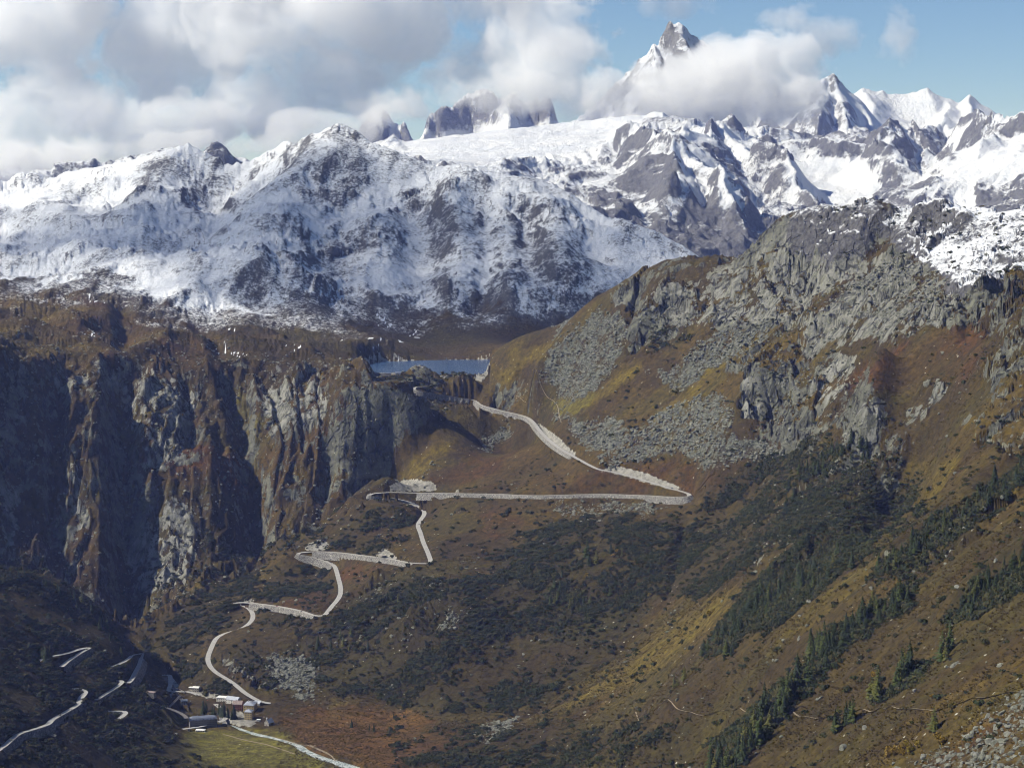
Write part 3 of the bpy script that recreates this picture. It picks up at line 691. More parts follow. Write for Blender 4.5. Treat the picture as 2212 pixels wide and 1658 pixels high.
# nothing stands between the eye and the water except the knolls on its bank
X, Y, Z = G.X, G.Y, G.Z; Uq = G.uv()[0]
lim = CAMZ + (408 - CAMZ) * Y / 4246 - 1.0 - 0.04 * (4236 - Y) + 2.2 * np.maximum(0, 806 - Uq) + 1.6 * np.maximum(0, Uq - 1038)
Z = np.where((Uq > 740) & (Uq < 1110) & (Y > 3780) & (Y < 4236), np.minimum(Z, lim), Z)
bank = (Uq > 846) & (Uq < 900) & (Y > 4160) & (Y < 4250)
Z = np.where(bank, np.maximum(Z, 412.5 + 2.5 * fC + 2 * fB - np.maximum(0, 4228 - Y) * 0.64), Z)
up = pass_line[int(t_of(pass_line, 1060, 880) * N_):int(t_of(pass_line, 893, 841) * N_) + 1]; au = up[:, 0] / up[:, 1]; so = np.argsort(au)
yr = np.interp(G.a, au[so], up[so, 1])[:, None]; zr = np.interp(G.a, au[so], up[so, 2])[:, None]
inb = ((G.a > au.min()) & (G.a < au.max()))[:, None] & (Y > yr + 5) & (Y < 4242)
fr = ((G.a > au.min()) & (G.a < np.interp(1034, [0, 2212], [(0 - CU) / F, (2212 - CU) / F])))[:, None]
Z = np.where(fr & (np.abs(Y - yr) <= 6.5), zr - 0.25, Z)
Z = np.where(fr & (Y < yr - 5.5) & (Y > yr - 120), np.minimum(Z, zr - 10.0 - np.minimum((yr - 5.5 - Y) * 0.3, 14)), Z)
Z = np.where(inb, zr + (412 - zr) * np.clip((Y - yr - 5) / (4236 - yr - 5), 0, 1.02) + 1.2 * fC, Z)
for u, v, dd, hh, wdt in ((905, 789, 4214, 46, 50), (868, 804, 4204, 26, 34), (930, 802, 4208, 30, 34), (988, 806, 4200, 36, 40), (1012, 815, 4192, 26, 28), (960, 815, 4196, 24, 32)):
    p = PD(u, v, dd); rr = np.hypot(X - p[0], (Y - p[1]) * 1.25)
    Z = np.where((rr < 2.2 * wdt) & ((Y > yr + 7) | ~((G.a > au.min()) & (G.a < au.max()))[:, None]), np.maximum(Z, p[2] - hh * (rr / wdt) ** 2 * 0.8 + 5 * fB + 4 * fC), Z)
G.Z = Z
# village ground and river bed
vil = [PZ(u, v, 8)[:2] for u, v in ((395, 1515), (440, 1500), (560, 1520), (585, 1545), (575, 1572), (480, 1590), (395, 1580), (380, 1545))]
vd, _, _ = seg_dist(G.X, G.Y, [np.array([p[0], p[1], 0.0]) for p in vil + vil[:1]])
vd = np.where(in_poly(G.X, G.Y, vil), -vd, vd)
vk = sstep(25, -5, vd)
G.Z = G.Z + vk * (np.clip(G.Z, 6, 9) - G.Z)
def carve_river(line, wid, dep):
    best = np.full(G.X.shape, 1e9); rz = np.zeros(G.X.shape); ww = np.zeros(G.X.shape)
    sel = (G.Y < 3500) & (G.X > -900) & (G.X < 100)
    x, y = G.X[sel], G.Y[sel]
    d_, z_, t_ = seg_dist(x, y, list(line)); L = np.concatenate([[0], np.cumsum(np.hypot(*(np.diff(line, axis=0)[:, :2].T)))])
    w_ = np.interp(t_, L, wid) / 2
    k = 1 - sstep(w_ * 0.9, w_ + 5, d_)
    z = G.Z[sel]
    G.Z[sel] = np.where(k > 0, z + k * (np.minimum(z, z_ - dep) - z), z)
carve_river(river_line, river_wid, 1.4)
G.prepare()
# ground of the dam
DAM = [PZ(u, v, 411) for u, v in ((800, 806), (826, 807.5), (856, 808))]

# ------------------------------------------------------------------ middle ranges (7.6 - 12.4 km) and high peaks (beyond 13 km)
def tent_field(tents, x, y, base, k=30):
    z = base
    for pts, slope in tents:
        P = [PD(*p) for p in pts]
        dd, zz, _ = seg_dist(x, y, P)
        z = smax(z, zz - slope * dd, k)
    return z
MIDC = []
for p in ((860, 332, 9000), (950, 335, 9000), (1050, 355, 8500), (920, 292, 11400), (1000, 287, 11500), (1100, 272, 11800), (1200, 282, 11500), (1280, 264, 11800), (1370, 240, 12000), (1160, 332, 10000), (1250, 335, 9500), (1330, 300, 10300),
          (1400, 380, 8900), (1300, 405, 8800), (1250, 430, 8500), (1400, 470, 8200), (1330, 480, 8000), (1150, 430, 8000), (1560, 345, 10000), (1620, 400, 9600), (1640, 375, 9800), (1530, 300, 10400), (1600, 300, 10400),
          (1750, 385, 10000), (1800, 355, 10200), (1690, 345, 10300), (1850, 405, 9600), (1800, 445, 9300), (1990, 372, 9900), (1980, 345, 10400), (2100, 335, 9700), (2212, 312, 9200), (2150, 400, 8900), (2212, 430, 8500),
          (1580, 560, 7800), (1700, 560, 7700), (1900, 525, 7900), (2212, 520, 7900), (1400, 565, 7650), (1000, 470, 7700), (735, 345, 9000), (400, 410, 9000), (0, 460, 9000), (-250, 460, 9000), (2450, 420, 8400), (2450, 300, 9300), (1700, 500, 8200), (1850, 500, 8300),
          (800, 330, 12000), (400, 400, 12000), (0, 400, 12000), (1500, 300, 12300), (1700, 310, 12300), (1900, 290, 12300), (2200, 290, 12300), (2450, 290, 12300)):
    MIDC.append(PD(*p))
mtps = TPS(MIDC, 1e-3)
TENT_M = [
    ([(1300, 330, 9700), (1321, 305, 9800), (1350, 280, 9850), (1376, 261, 9800), (1420, 274, 9500), (1466, 287, 9200), (1500, 330, 8900), (1545, 380, 8650), (1580, 412, 8450), (1620, 470, 8250), (1660, 555, 8000)], 0.85),
    ([(1466, 287, 9200), (1440, 350, 8700), (1420, 400, 8400)], 0.9),
    ([(1466, 287, 9300), (1500, 280, 10000), (1526, 264, 10500), (1556, 254, 10600), (1586, 275, 10600), (1636, 294, 10600), (1681, 300, 10600), (1751, 302, 10500), (1806, 299, 10400), (1856, 305, 10300), (1890, 275, 10600), (1921, 249, 10800), (1956, 265, 10800), (2001, 281, 11000), (2056, 270, 11200), (2090, 262, 11000), (2136, 258, 10500), (2171, 254, 10000), (2211, 247, 9800), (2400, 235, 9600)], 0.9),
    ([(1526, 264, 10500), (1586, 322, 9900), (1671, 332, 9600), (1706, 392, 9250), (1761, 450, 9000), (1800, 500, 8800)], 0.85),
    ([(1890, 290, 10400), (1906, 303, 10050), (1946, 345, 9650), (2006, 392, 9250), (2056, 440, 8950), (2100, 490, 8700)], 0.85),
    ([(2171, 256, 10000), (2120, 300, 9700), (2060, 345, 9500), (2010, 372, 9300)], 0.8), ([(1621, 300, 10550), (1640, 340, 10200)], 0.9), ([(2001, 281, 11000), (1990, 330, 10500)], 0.8),
    ([(455, 350, 8100), (480, 330, 8150), (500, 316, 8200), (530, 332, 8200), (570, 345, 8200)], 0.6), ([(100, 372, 8300), (200, 352, 8400), (300, 335, 8400), (360, 330, 8300)], 0.5),
]
M = Sheet(lambda x, y: tent_field(TENT_M, x, y, mtps(x, y) - 25, 25), 820, 270, 7550.0, 12450.0)
X, Y = M.X, M.Y
wx = X + 110 * fbm(X, Y, 800, 3, 0.5, 41.0); wy = Y + 110 * fbm(X, Y, 800, 3, 0.5, 42.0)
M.Z = tent_field(TENT_M, wx, wy, mtps(X, Y) - 25, 25)
Um, Vm = M.uv()
glac = mask_at(poly_mask([[(860, 300), (1000, 270), (1200, 270), (1400, 225), (1420, 250), (1330, 280), (1320, 310), (1250, 340), (1150, 345), (1050, 370), (880, 350)], [0.9, [(1690, 355), (1800, 340), (1870, 350), (1900, 420), (1830, 450), (1760, 420)]], [0.8, [(1540, 270), (1600, 290), (1640, 320), (1600, 330)]], [0.8, [(2100, 320), (2212, 290), (2212, 380), (2020, 400)]]], 4), Um, Vm)
crag = 1 - 0.85 * glac
det_m = 26 * facets(wx, wy, 170, 2.0, 1.6) + 15 * facets(wx, wy, 70, 5.0, 1.5) + 22 * ridged(wx, wy * 0.6, 210, 4, 0.55, 26.0)
M.Z += crag * (48 * ridged(wx, wy, 700, 5, 0.55, 6.0) + det_m) + glac * 6 * fbm(X, Y, 300, 3, 0.5)
M.prepare()
bare_m = mask_at(poly_mask([[(1360, 300), (1450, 290), (1470, 400), (1420, 470), (1440, 560), (1240, 460), (1300, 420), (1340, 380)], [(1250, 430), (1660, 470), (1660, 560), (1300, 560)], [(1880, 310), (1930, 300), (1900, 350)], [(1640, 300), (1860, 300), (1860, 330), (1660, 320)], [(2000, 440), (2212, 400), (2212, 470), (2060, 460)]], 5), Um + 25 * fbm(X, Y, 300, 3), Vm + 18 * fbm(X, Y, 300, 3, 0.5, 4.0))

TENT_F = [
    ([(760, 300, 14500), (790, 262, 14500), (810, 237, 14500), (850, 263, 14500), (882, 295, 14450), (905, 325, 14400)], 0.9),
    ([(890, 330, 14600), (912, 292, 14900), (930, 262, 15000), (950, 245, 15000), (1000, 219, 15200), (1050, 207, 15200), (1106, 204, 15200), (1150, 211, 15200), (1190, 224, 15100), (1200, 280, 14900), (1230, 330, 14800)], 1.3),
    ([(1106, 204, 15200), (1090, 290, 14300)], 1.1),
    ([(1240, 262, 18500), (1300, 232, 18700), (1321, 211, 18800), (1350, 190, 18900), (1366, 170, 19000), (1376, 130, 19000), (1416, 90, 19000), (1450, 70, 19000), (1481, 57, 19000), (1516, 74, 19000), (1560, 110, 18900), (1620, 150, 18600), (1690, 200, 18000)], 1.25),
    ([(1481, 57, 19000), (1500, 190, 17500), (1540, 300, 16000)], 1.0), ([(1416, 90, 19000), (1400, 250, 17300)], 1.2),
    ([(1690, 215, 17500), (1741, 178, 17500), (1778, 158, 17500), (1798, 167, 17500), (1831, 210, 17300), (1871, 247, 17000), (1895, 285, 16500)], 1.2), ([(1778, 158, 17500), (1760, 300, 15500)], 1.0), ([(1798, 167, 17500), (1830, 300, 15500)], 1.0),
    ([(1815, 220, 20000), (1840, 204, 20000), (1871, 189, 20000), (1931, 201, 20000), (1976, 203, 20000), (2006, 189, 20000), (2046, 216, 20000), (2061, 222, 20000), (2086, 205, 20000), (2131, 250, 20000), (2190, 272, 20000), (2320, 285, 20000)], 0.75),
    ([(2046, 216, 20000), (2040, 280, 18500)], 0.7), ([(1871, 189, 20000), (1900, 280, 18500)], 0.6), ([(2086, 205, 20000), (2110, 280, 18500)], 0.8),
    ([(-250, 400, 14000), (200, 380, 14000), (700, 340, 14500)], 0.5),
]
def far_base(x, y): return np.full(np.shape(x), 520.0) + 0.045 * (np.asarray(y) - 13000)
R = Sheet(far_base, 720, 240, 13200.0, 21500.0)
R.Y = np.repeat(np.exp(np.linspace(math.log(13200), math.log(21500), 240))[None], 720, 0); R.X = R.a[:, None] * R.Y
X, Y = R.X, R.Y
wx = X + 70 * fbm(X, Y, 900, 3, 0.5, 51.0); wy = Y + 120 * fbm(X, Y, 900, 3, 0.5, 52.0)
R.Z = tent_field(TENT_F, wx, wy, far_base(X, Y), 35)
Uf, Vf = R.uv()
dome = mask_at(poly_mask([[(1800, 190), (2160, 180), (2200, 300), (1880, 300)], [(900, 290), (1400, 240), (1300, 340), (900, 340)]], 5), Uf, Vf)
det_r = 40 * facets(wx, wy * 0.6, 260, 2.0, 1.6) + 22 * facets(wx, wy * 0.7, 110, 5.0, 1.6) + 60 * ridged(wx, wy * 0.35, 330, 4, 0.55, 36.0)
R.Z += (1 - 0.85 * dome) * (80 * ridged(wx, wy * 0.6, 800, 5, 0.55, 16.0) + det_r) + 10 * fbm(wx, wy, 200, 2, 0.6, 2.0)
R.prepare()
# ------------------------------------------------------------------ materials
class NT:
    """a small node-building helper"""
    def __init__(s, name):
        s.m = bpy.data.materials.new(name); s.m.use_nodes = True
        s.t = s.m.node_tree; s.t.nodes.clear()
        s.out = s.t.nodes.new('ShaderNodeOutputMaterial')
        s._geo = None
    def n(s, typ, **kw):
        nd = s.t.nodes.new('ShaderNode' + typ)
        for k, v in kw.items(): setattr(nd, k, v)
        return nd
    def put(s, sock, v):
        if v is None: return
        if isinstance(v, bpy.types.NodeSocket): s.t.links.new(v, sock)
        elif isinstance(v, (tuple, list)) and sock.type == 'RGBA' and len(v) == 3: sock.default_value = (*v, 1)
        else: sock.default_value = v
    def pos(s):
        if s._geo is None: s._geo = s.n('NewGeometry')
        return s._geo.outputs['Position']
    def normal(s):
        s.pos(); return s._geo.outputs['Normal']
    def scale(s, v, sc):
        nd = s.n('VectorMath', operation='MULTIPLY'); s.put(nd.inputs[0], v); nd.inputs[1].default_value = sc; return nd.outputs[0]
    def noise(s, wl, detail=4, rough=0.55, vec=None, dist=0.0, stretch=None, lac=2.1):
        v = vec if vec is not None else s.pos()
        if stretch: v = s.scale(v, stretch)
        nd = s.n('TexNoise'); s.put(nd.inputs['Vector'], v); nd.inputs['Scale'].default_value = 1.0 / wl
        nd.inputs['Detail'].default_value = detail; nd.inputs['Roughness'].default_value = rough; nd.inputs['Distortion'].default_value = dist; nd.inputs['Lacunarity'].default_value = lac
        return nd.outputs['Fac']
    def voro(s, wl, feat='F1', vec=None, stretch=None, out='Distance'):
        v = vec if vec is not None else s.pos()
        if stretch: v = s.scale(v, stretch)
        nd = s.n('TexVoronoi', feature=feat); s.put(nd.inputs['Vector'], v); nd.inputs['Scale'].default_value = 1.0 / wl
        return nd.outputs[out]
    def math(s, op, a, b=None, c=None):
        nd = s.n('Math', operation=op); s.put(nd.inputs[0], a); s.put(nd.inputs[1], b)
        if c is not None: s.put(nd.inputs[2], c)
        return nd.outputs[0]
    def step(s, x, a, b):
        nd = s.n('MapRange', interpolation_type='SMOOTHSTEP'); s.put(nd.inputs['Value'], x); s.put(nd.inputs['From Min'], a); s.put(nd.inputs['From Max'], b); return nd.outputs[0]
    def lin(s, x, a, b, c, d_):
        nd = s.n('MapRange'); s.put(nd.inputs['Value'], x)
        for i, v in zip((1, 2, 3, 4), (a, b, c, d_)): nd.inputs[i].default_value = v
        return nd.outputs[0]
    def mix(s, f, a, b, mode='MIX'):
        nd = s.n('Mix', data_type='RGBA', blend_type=mode); s.put(nd.inputs['Factor'], f); s.put(nd.inputs[6], a); s.put(nd.inputs[7], b); return nd.outputs[2]
    def attr(s, name, out='Fac'):
        nd = s.n('Attribute', attribute_name=name); return nd.outputs[out]
    def bump(s, h, dist, strength=1.0, normal=None):
        nd = s.n('Bump'); nd.inputs['Distance'].default_value = dist; s.put(nd.inputs['Strength'], strength); s.put(nd.inputs['Height'], h)
        if normal is not None: s.put(nd.inputs['Normal'], normal)
        return nd.outputs[0]
    def surf(s, col, rough=0.9, normal=None, spec=0.2, metal=0.0, **kw):
        b = s.n('BsdfPrincipled'); s.put(b.inputs['Base Color'], col); s.put(b.inputs['Roughness'], rough); s.put(b.inputs['Metallic'], metal)
        b.inputs['Specular IOR Level'].default_value = spec
        if normal is not None: s.put(b.inputs['Normal'], normal)
        for k, v in kw.items(): s.put(b.inputs[k], v)
        s.t.links.new(b.outputs[0], s.out.inputs['Surface'])
        return s.m
def sepz(N, v):
    nd = N.n('SeparateXYZ'); N.put(nd.inputs[0], v); return nd.outputs[2]

def ground_material():
    N = NT('alpine_ground')
    tint = N.attr('tint', 'Color'); rock = N.attr('rock'); slab = N.attr('slab'); snow = N.attr('snow'); scree = N.attr('scree'); pale = N.attr('pale')
    nz = sepz(N, N.normal())
    big = N.noise(160, 3, 0.5); mid = N.noise(38, 5, 0.6); fine = N.noise(9, 5, 0.65); grit = N.noise(3.2, 3, 0.7)
    streak = N.noise(14, 4, 0.6, stretch=(0.18, 1.0, 0.25))
    run = N.noise(11, 5, 0.65, stretch=(1.0, 1.0, 0.22))
    # vegetation
    veg = N.mix(N.lin(fine, 0.3, 0.7, 0, 1), N.mix(1.0, tint, (0.38, 0.36, 0.36), 'MULTIPLY'), N.mix(1.0, tint, (1.65, 1.6, 1.4), 'MULTIPLY'))
    veg = N.mix(N.lin(streak, 0.38, 0.68, 0, 0.55), veg, (0.036, 0.026, 0.013))
    veg = N.mix(N.math('MULTIPLY', N.step(mid, 0.55, 0.72), 0.45), veg, (0.022, 0.025, 0.011))
    # rock
    rc = N.mix(N.lin(mid, 0.3, 0.7, 0, 1), (0.042, 0.044, 0.040), (0.168, 0.166, 0.126))
    rc = N.mix(N.math('MULTIPLY', N.step(fine, 0.48, 0.7), 0.7), rc, (0.215, 0.223, 0.148))
    rc = N.mix(N.math('MULTIPLY', N.step(run, 0.52, 0.7), 0.6), rc, (0.055, 0.053, 0.05))
    rc = N.mix(N.math('MULTIPLY', slab, N.step(run, 0.40, 0.60)), rc, (0.29, 0.285, 0.245))
    wv = N.n('VectorMath', operation='ADD'); nzv = N.n('TexNoise'); N.put(nzv.inputs['Vector'], N.pos()); nzv.inputs['Scale'].default_value = 1 / 30.0; nzv.inputs['Detail'].default_value = 3
    N.put(wv.inputs[0], N.pos()); N.put(wv.inputs[1], N.scale(nzv.outputs['Color'], (26, 26, 26)))
    cr1 = N.voro(26, 'DISTANCE_TO_EDGE', wv.outputs[0], (1, 1, 0.55))
    crack = N.math('MULTIPLY', N.step(cr1, 0.10, 0.01), N.step(mid, 0.62, 0.42))
    rc = N.mix(N.math('MULTIPLY', crack, 0.8), rc, (0.03, 0.03, 0.028))
    # where the rock shows
    f = N.math('ADD', N.math('MULTIPLY', N.math('SUBTRACT', mid, 0.5), 1.5), N.math('MULTIPLY', N.math('SUBTRACT', run, 0.5), 1.6))
    f = N.math('ADD', f, N.math('MULTIPLY', N.math('SUBTRACT', 0.78, nz), 1.15))
    f = N.math('ADD', f, N.math('SUBTRACT', N.math('MULTIPLY', rock, 1.0), 0.86))
    f = N.math('ADD', f, N.math('MULTIPLY', slab, 0.35))
    rm = N.step(f, 0.0, 0.14)
    col = N.mix(rm, veg, rc)
    # loose stones
    vcol = N.n('TexVoronoi', feature='F1'); N.put(vcol.inputs['Vector'], N.pos()); vcol.inputs['Scale'].default_value = 1 / 4.5
    stone = N.mix(N.math('MULTIPLY', sepz(N, vcol.outputs['Color']), 1.0), (0.036, 0.039, 0.032), (0.185, 0.19, 0.148))
    vb = N.n('TexVoronoi', feature='F1'); N.put(vb.inputs['Vector'], N.pos()); vb.inputs['Scale'].default_value = 1 / 13.0
    stone = N.mix(N.math('MULTIPLY', N.step(fine, 0.42, 0.6), 0.6), stone, N.mix(sepz(N, vb.outputs['Color']), (0.032, 0.036, 0.030), (0.20, 0.205, 0.16)))
    sm = N.step(N.math('ADD', N.math('ADD', N.math('MULTIPLY', N.math('SUBTRACT', fine, 0.5), 1.5), N.math('MULTIPLY', N.math('SUBTRACT', mid, 0.5), 1.2)), N.math('SUBTRACT', N.math('ADD', N.math('MULTIPLY', scree, 0.75), N.math('MULTIPLY', N.math('SUBTRACT', streak, 0.5), 0.9)), 0.62)), -0.08, 0.26)
    col = N.mix(sm, col, stone)
    # scattered pale stones in the grass
    sv = N.voro(13.0); few = N.math('MULTIPLY', N.math('MULTIPLY', N.step(sv, 0.15, 0.10), N.step(fine, 0.5, 0.56)), N.step(big, 0.40, 0.6))
    col = N.mix(N.math('MULTIPLY', few, N.math('SUBTRACT', 1.0, pale)), col, (0.34, 0.33, 0.28))
    pale = N.step(N.math('ADD', pale, N.math('MULTIPLY', N.math('SUBTRACT', fine, 0.5), 1.2)), 0.42, 0.52)
    col = N.mix(pale, col, N.mix(N.lin(fine, 0.35, 0.65, 0, 1), (0.15, 0.145, 0.125), (0.33, 0.315, 0.27)))
    # snow
    s1 = N.math('MULTIPLY', N.math('SUBTRACT', mid, 0.5), 0.8); s2 = N.math('MULTIPLY', N.math('SUBTRACT', fine, 0.5), 2.1); s3 = N.math('MULTIPLY', N.math('SUBTRACT', grit, 0.5), 1.1)
    sf = N.math('ADD', N.math('ADD', s1, s2), N.math('ADD', s3, N.math('MULTIPLY', N.math('SUBTRACT', nz, 0.80), 2.4)))
    sf = N.math('ADD', sf, N.math('MULTIPLY', N.math('SUBTRACT', big, 0.5), 1.0))
    sf = N.math('ADD', sf, N.math('MULTIPLY', N.math('SUBTRACT', snow, 0.85), 1.5))
    sn = N.step(sf, -0.30, 0.50)
    sn = N.math('MULTIPLY', sn, N.step(snow, 0.04, 0.2))
    dark = N.mix(N.step(snow, 0.3, 0.7), col, N.mix(N.lin(fine, 0.3, 0.7, 0, 1), (0.045, 0.045, 0.05), (0.15, 0.145, 0.14)))
    col = N.mix(sn, dark, (0.77, 0.79, 0.82))
    crk = N.math('MULTIPLY', N.math('MULTIPLY', crack, rm), -0.7)
    h = N.math('ADD', N.math('ADD', crk, N.math('ADD', N.math('MULTIPLY', fine, 1.0), N.math('MULTIPLY', mid, 2.4))), N.math('MULTIPLY', grit, 0.35))
    b = N.bump(h, 6.0, N.lin(N.math('MAXIMUM', rm, sm), 0, 1, 0.6, 1.0))
    return N.surf(col, 0.92, b, 0.15)

def alp_material(name, wl, rockA, rockB, bias):
    N = NT(name)
    snow = N.attr('snow'); nz = sepz(N, N.normal())
    big = N.noise(wl * 8, 3, 0.5); mid = N.noise(wl * 2, 5, 0.62); fine = N.noise(wl * 0.5, 5, 0.7); run = N.noise(wl * 0.9, 5, 0.65, stretch=(1, 1, 0.2))
    rc = N.mix(N.lin(mid, 0.3, 0.7, 0, 1), rockA, rockB)
    rc = N.mix(N.math('MULTIPLY', N.step(run, 0.5, 0.7), 0.6), rc, (0.06, 0.055, 0.055))
    f = N.math('ADD', N.math('MULTIPLY', N.math('SUBTRACT', mid, 0.5), 0.9), N.math('MULTIPLY', N.math('SUBTRACT', fine, 0.5), 2.0))
    f = N.math('ADD', f, N.math('MULTIPLY', N.math('SUBTRACT', run, 0.5), 1.8))
    f = N.math('ADD', f, N.math('MULTIPLY', N.math('SUBTRACT', nz, 0.72), 2.6))
    f = N.math('ADD', f, N.math('MULTIPLY', N.math('SUBTRACT', snow, 0.5), 2.6)); f = N.math('ADD', f, bias)
    rc = N.mix(N.lin(fine, 0.35, 0.65, 0, 0.75), rc, N.mix(0.5, rc, (0.30, 0.30, 0.31)))
    sc = N.mix(N.lin(big, 0.3, 0.7, 0, 1), (0.66, 0.69, 0.74), (0.78, 0.79, 0.81))
    col = N.mix(N.step(f, -0.35, 0.5), rc, sc)
    b = N.bump(N.math('ADD', fine, N.math('MULTIPLY', mid, 1.6)), wl * 0.5, 0.9)
    return N.surf(col, 0.9, b, 0.15)

# ground colours of each zone
def blend(c, m, col): return c + m[..., None] * (np.array(col) - c)
Uz, Vz = G.uv(); X, Y = G.X, G.Y
tint = np.empty(X.shape + (3,)); tint[:] = (0.080, 0.063, 0.026)
v1 = sstep(-0.2, 0.5, fbm(X * 0.45, Y, 220, 4, 0.55, 71.0)); v2 = sstep(-0.1, 0.5, fbm(X, Y, 130, 4, 0.55, 73.0)); v3 = sstep(0.0, 0.5, fbm(X * 0.3, Y, 90, 3, 0.55, 77.0))
tint = blend(tint, v1 * 0.75, (0.125, 0.092, 0.028)); tint = blend(tint, v2 * 0.55, (0.052, 0.036, 0.020)); tint = blend(tint, v3 * 0.35, (0.11, 0.11, 0.03))
tint = blend(tint, np.clip(mk['red'], 0, 1) * (0.2 + 0.55 * v2), (0.135, 0.062, 0.026)); tint = blend(tint, np.clip(mk['yellow'], 0, 1) * (0.45 + 0.5 * v1), (0.185, 0.150, 0.032))
mk['strip'] = mask_at(Z_STRIP, ju, jv)
tint = blend(tint, cliff * sstep(0.0, 0.5, fbm(X, Y, 80, 3, 0.5, 111.0)) * 0.5, (0.105, 0.066, 0.03)); tint = blend(tint, rk * (1 - cliff) * (1 - far) * v1 * 0.7, (0.15, 0.115, 0.03))
tint = blend(tint, np.clip(mk['green'], 0, 1) * 0.85, (0.215, 0.215, 0.055)); tint = blend(tint, flat * np.clip(mk['red'], 0, 1) * 0.6, (0.24, 0.13, 0.045)); tint = blend(tint, np.clip(mk['shrub'], 0, 1) * 0.55, (0.036, 0.038, 0.018))
tint *= np.array([0.64, 0.60, 0.48])
pale = np.zeros(X.shape)
dr, _, _ = seg_dist(X, Y, list(pass_line[::2]))
zc = mask_at(poly_mask([[(838, 1062), (845, 1045), (880, 1035), (935, 1040), (945, 1058)], [(655, 1190), (668, 1172), (700, 1162), (712, 1180), (700, 1190)], [(815, 1204), (822, 1183), (838, 1188), (868, 1210)], [(1290, 1014), (1330, 1006), (1390, 1020), (1490, 1060), (1440, 1054), (1330, 1022)], [(520, 1302), (535, 1288), (560, 1300)], [(980, 1064), (986, 1050), (1000, 1064)], [(1150, 905), (1200, 940), (1250, 985), (1230, 985), (1180, 945)], [0.9, [(470, 1560), (505, 1537), (525, 1538), (532, 1553), (562, 1555), (556, 1565), (520, 1569)]], [0.8, [(400, 1486), (470, 1497), (475, 1512), (440, 1506), (395, 1492)]]], 1), Uz, Vz)
pale = np.maximum(pale, zc * (Y < 4200))
wr = (Y > 4210) & (Y < 4640) & (ld > -30) & (ld < 14) & (fbm(X, Y, 40, 2) > -0.15)
pale = np.maximum(pale, np.where(wr, 0.6, 0))
snow = np.clip(mk['snow'] - 0.15 * mk['dark'] - hi * np.clip(det / 42.0, -0.25, 0.30), 0, 1.15) * sstep(2700, 3000, Y)
snow = np.where((Y < 4350) & (Uz < 1690), snow * 0.12, snow)
vein = 1 - np.abs(fbm(X + 22 * fbm(X, Y, 60, 2, 0.5, 5.0), Y * 0.6, 85, 3, 0.55, 188.0)) * 3.2 + 0.35 * fbm(X, Y, 170, 2, 0.5, 189.0)
snow = np.maximum(snow, 1.3 * sstep(0.93, 1.0, vein) * sstep(0.4, 0.7, mk['tongue']) * sstep(0.05, 0.25, fbm(X, Y, 240, 2, 0.5, 190.0)) * (Y > 3500))
gm = ground_material()
ground = G.mesh('ground', gm, dict(tint=tint, rock=np.clip(mk['rock'], 0, 1) * (1 - 0.34 * cliff) * np.clip(0.82 + 0.55 * fbm(X, Y, 120, 3, 0.55, 101.0), 0.35, 1.1), slab=np.clip(mk['slab'], 0, 1), scree=np.clip(mk['scree'], 0, 1) * (1 - far), snow=snow, pale=pale))
snow_m = np.clip(0.66 + 0.5 * glac - 0.26 * bare_m - (1 - glac) * np.clip(det_m / 60.0, -0.3, 0.35), 0, 1.1) * np.where(Vm > 440, np.clip(1 - (Vm - 440) / 160, 0.35, 1), 1)
mountains_mid = M.mesh('mountains', alp_material('granite_and_snow', 26, (0.060, 0.063, 0.072), (0.150, 0.148, 0.150), -0.12), dict(snow=snow_m))  # rock tone shifted to grey-blue: distance haze put into the colour
mountains_far = R.mesh('high_peaks', alp_material('iced_granite', 60, (0.11, 0.115, 0.13), (0.22, 0.22, 0.225), -0.05), dict(snow=np.clip(0.62 + 0.5 * dome - (1 - dome) * np.clip(det_r / 120.0, -0.3, 0.35), 0, 1.1)))  # rock lightened and blued, part of the haze painted into it
# ------------------------------------------------------------------ helpers for things
class MB:
    """collects shapes and links them as one mesh object"""
    def __init__(s): s.v = []; s.f = []
    def add(s, v, f):
        o = len(s.v); s.v += [tuple(map(float, p)) for p in v]; s.f += [tuple(i + o for i in q) for q in f]; return s
    def box(s, x0, x1, y0, y1, z0, z1):
        return s.add([(x, y, z) for z in (z0, z1) for y in (y0, y1) for x in (x0, x1)], [(0, 2, 3, 1), (4, 5, 7, 6), (0, 1, 5, 4), (2, 6, 7, 3), (0, 4, 6, 2), (1, 3, 7, 5)])
    def bar(s, a, b, r, n=4, r2=None):
        a = Vector(a); b = Vector(b); q = (b - a).to_track_quat('Z', 'Y'); r2 = r if r2 is None else r2; L = (b - a).length
        v = [a + q @ Vector((r * math.cos(6.2832 * i / n), r * math.sin(6.2832 * i / n), 0)) for i in range(n)] + [a + q @ Vector((r2 * math.cos(6.2832 * i / n), r2 * math.sin(6.2832 * i / n), L)) for i in range(n)]
        return s.add(v, [(i, (i + 1) % n, n + (i + 1) % n, n + i) for i in range(n)] + [tuple(range(n - 1, -1, -1)), tuple(range(n, 2 * n))])
    def mesh(s, name, mat, smooth=False):
        me = bpy.data.meshes.new(name); me.from_pydata(s.v, [], s.f); me.update()
        if mat: me.materials.append(mat)
        if smooth: me.polygons.foreach_set('use_smooth', np.ones(len(me.polygons), bool))
        return me
    def build(s, name, mat, parent=None, smooth=False): return link(name, s.mesh(name, mat, smooth), parent)
def link(name, me, parent=None):
    o = bpy.data.objects.new(name, me); COL.objects.link(o)
    if parent is not None: o.parent = parent
    return o
def tag(o, label, cat, group=None):
    o['label'] = label; o['category'] = cat
    if group: o['group'] = group
    return o
def empty(name, loc, rz=0.0):
    o = bpy.data.objects.new(name, None); COL.objects.link(o); o.location = loc; o.rotation_euler = (0, 0, rz); o.empty_display_size = 2; return o
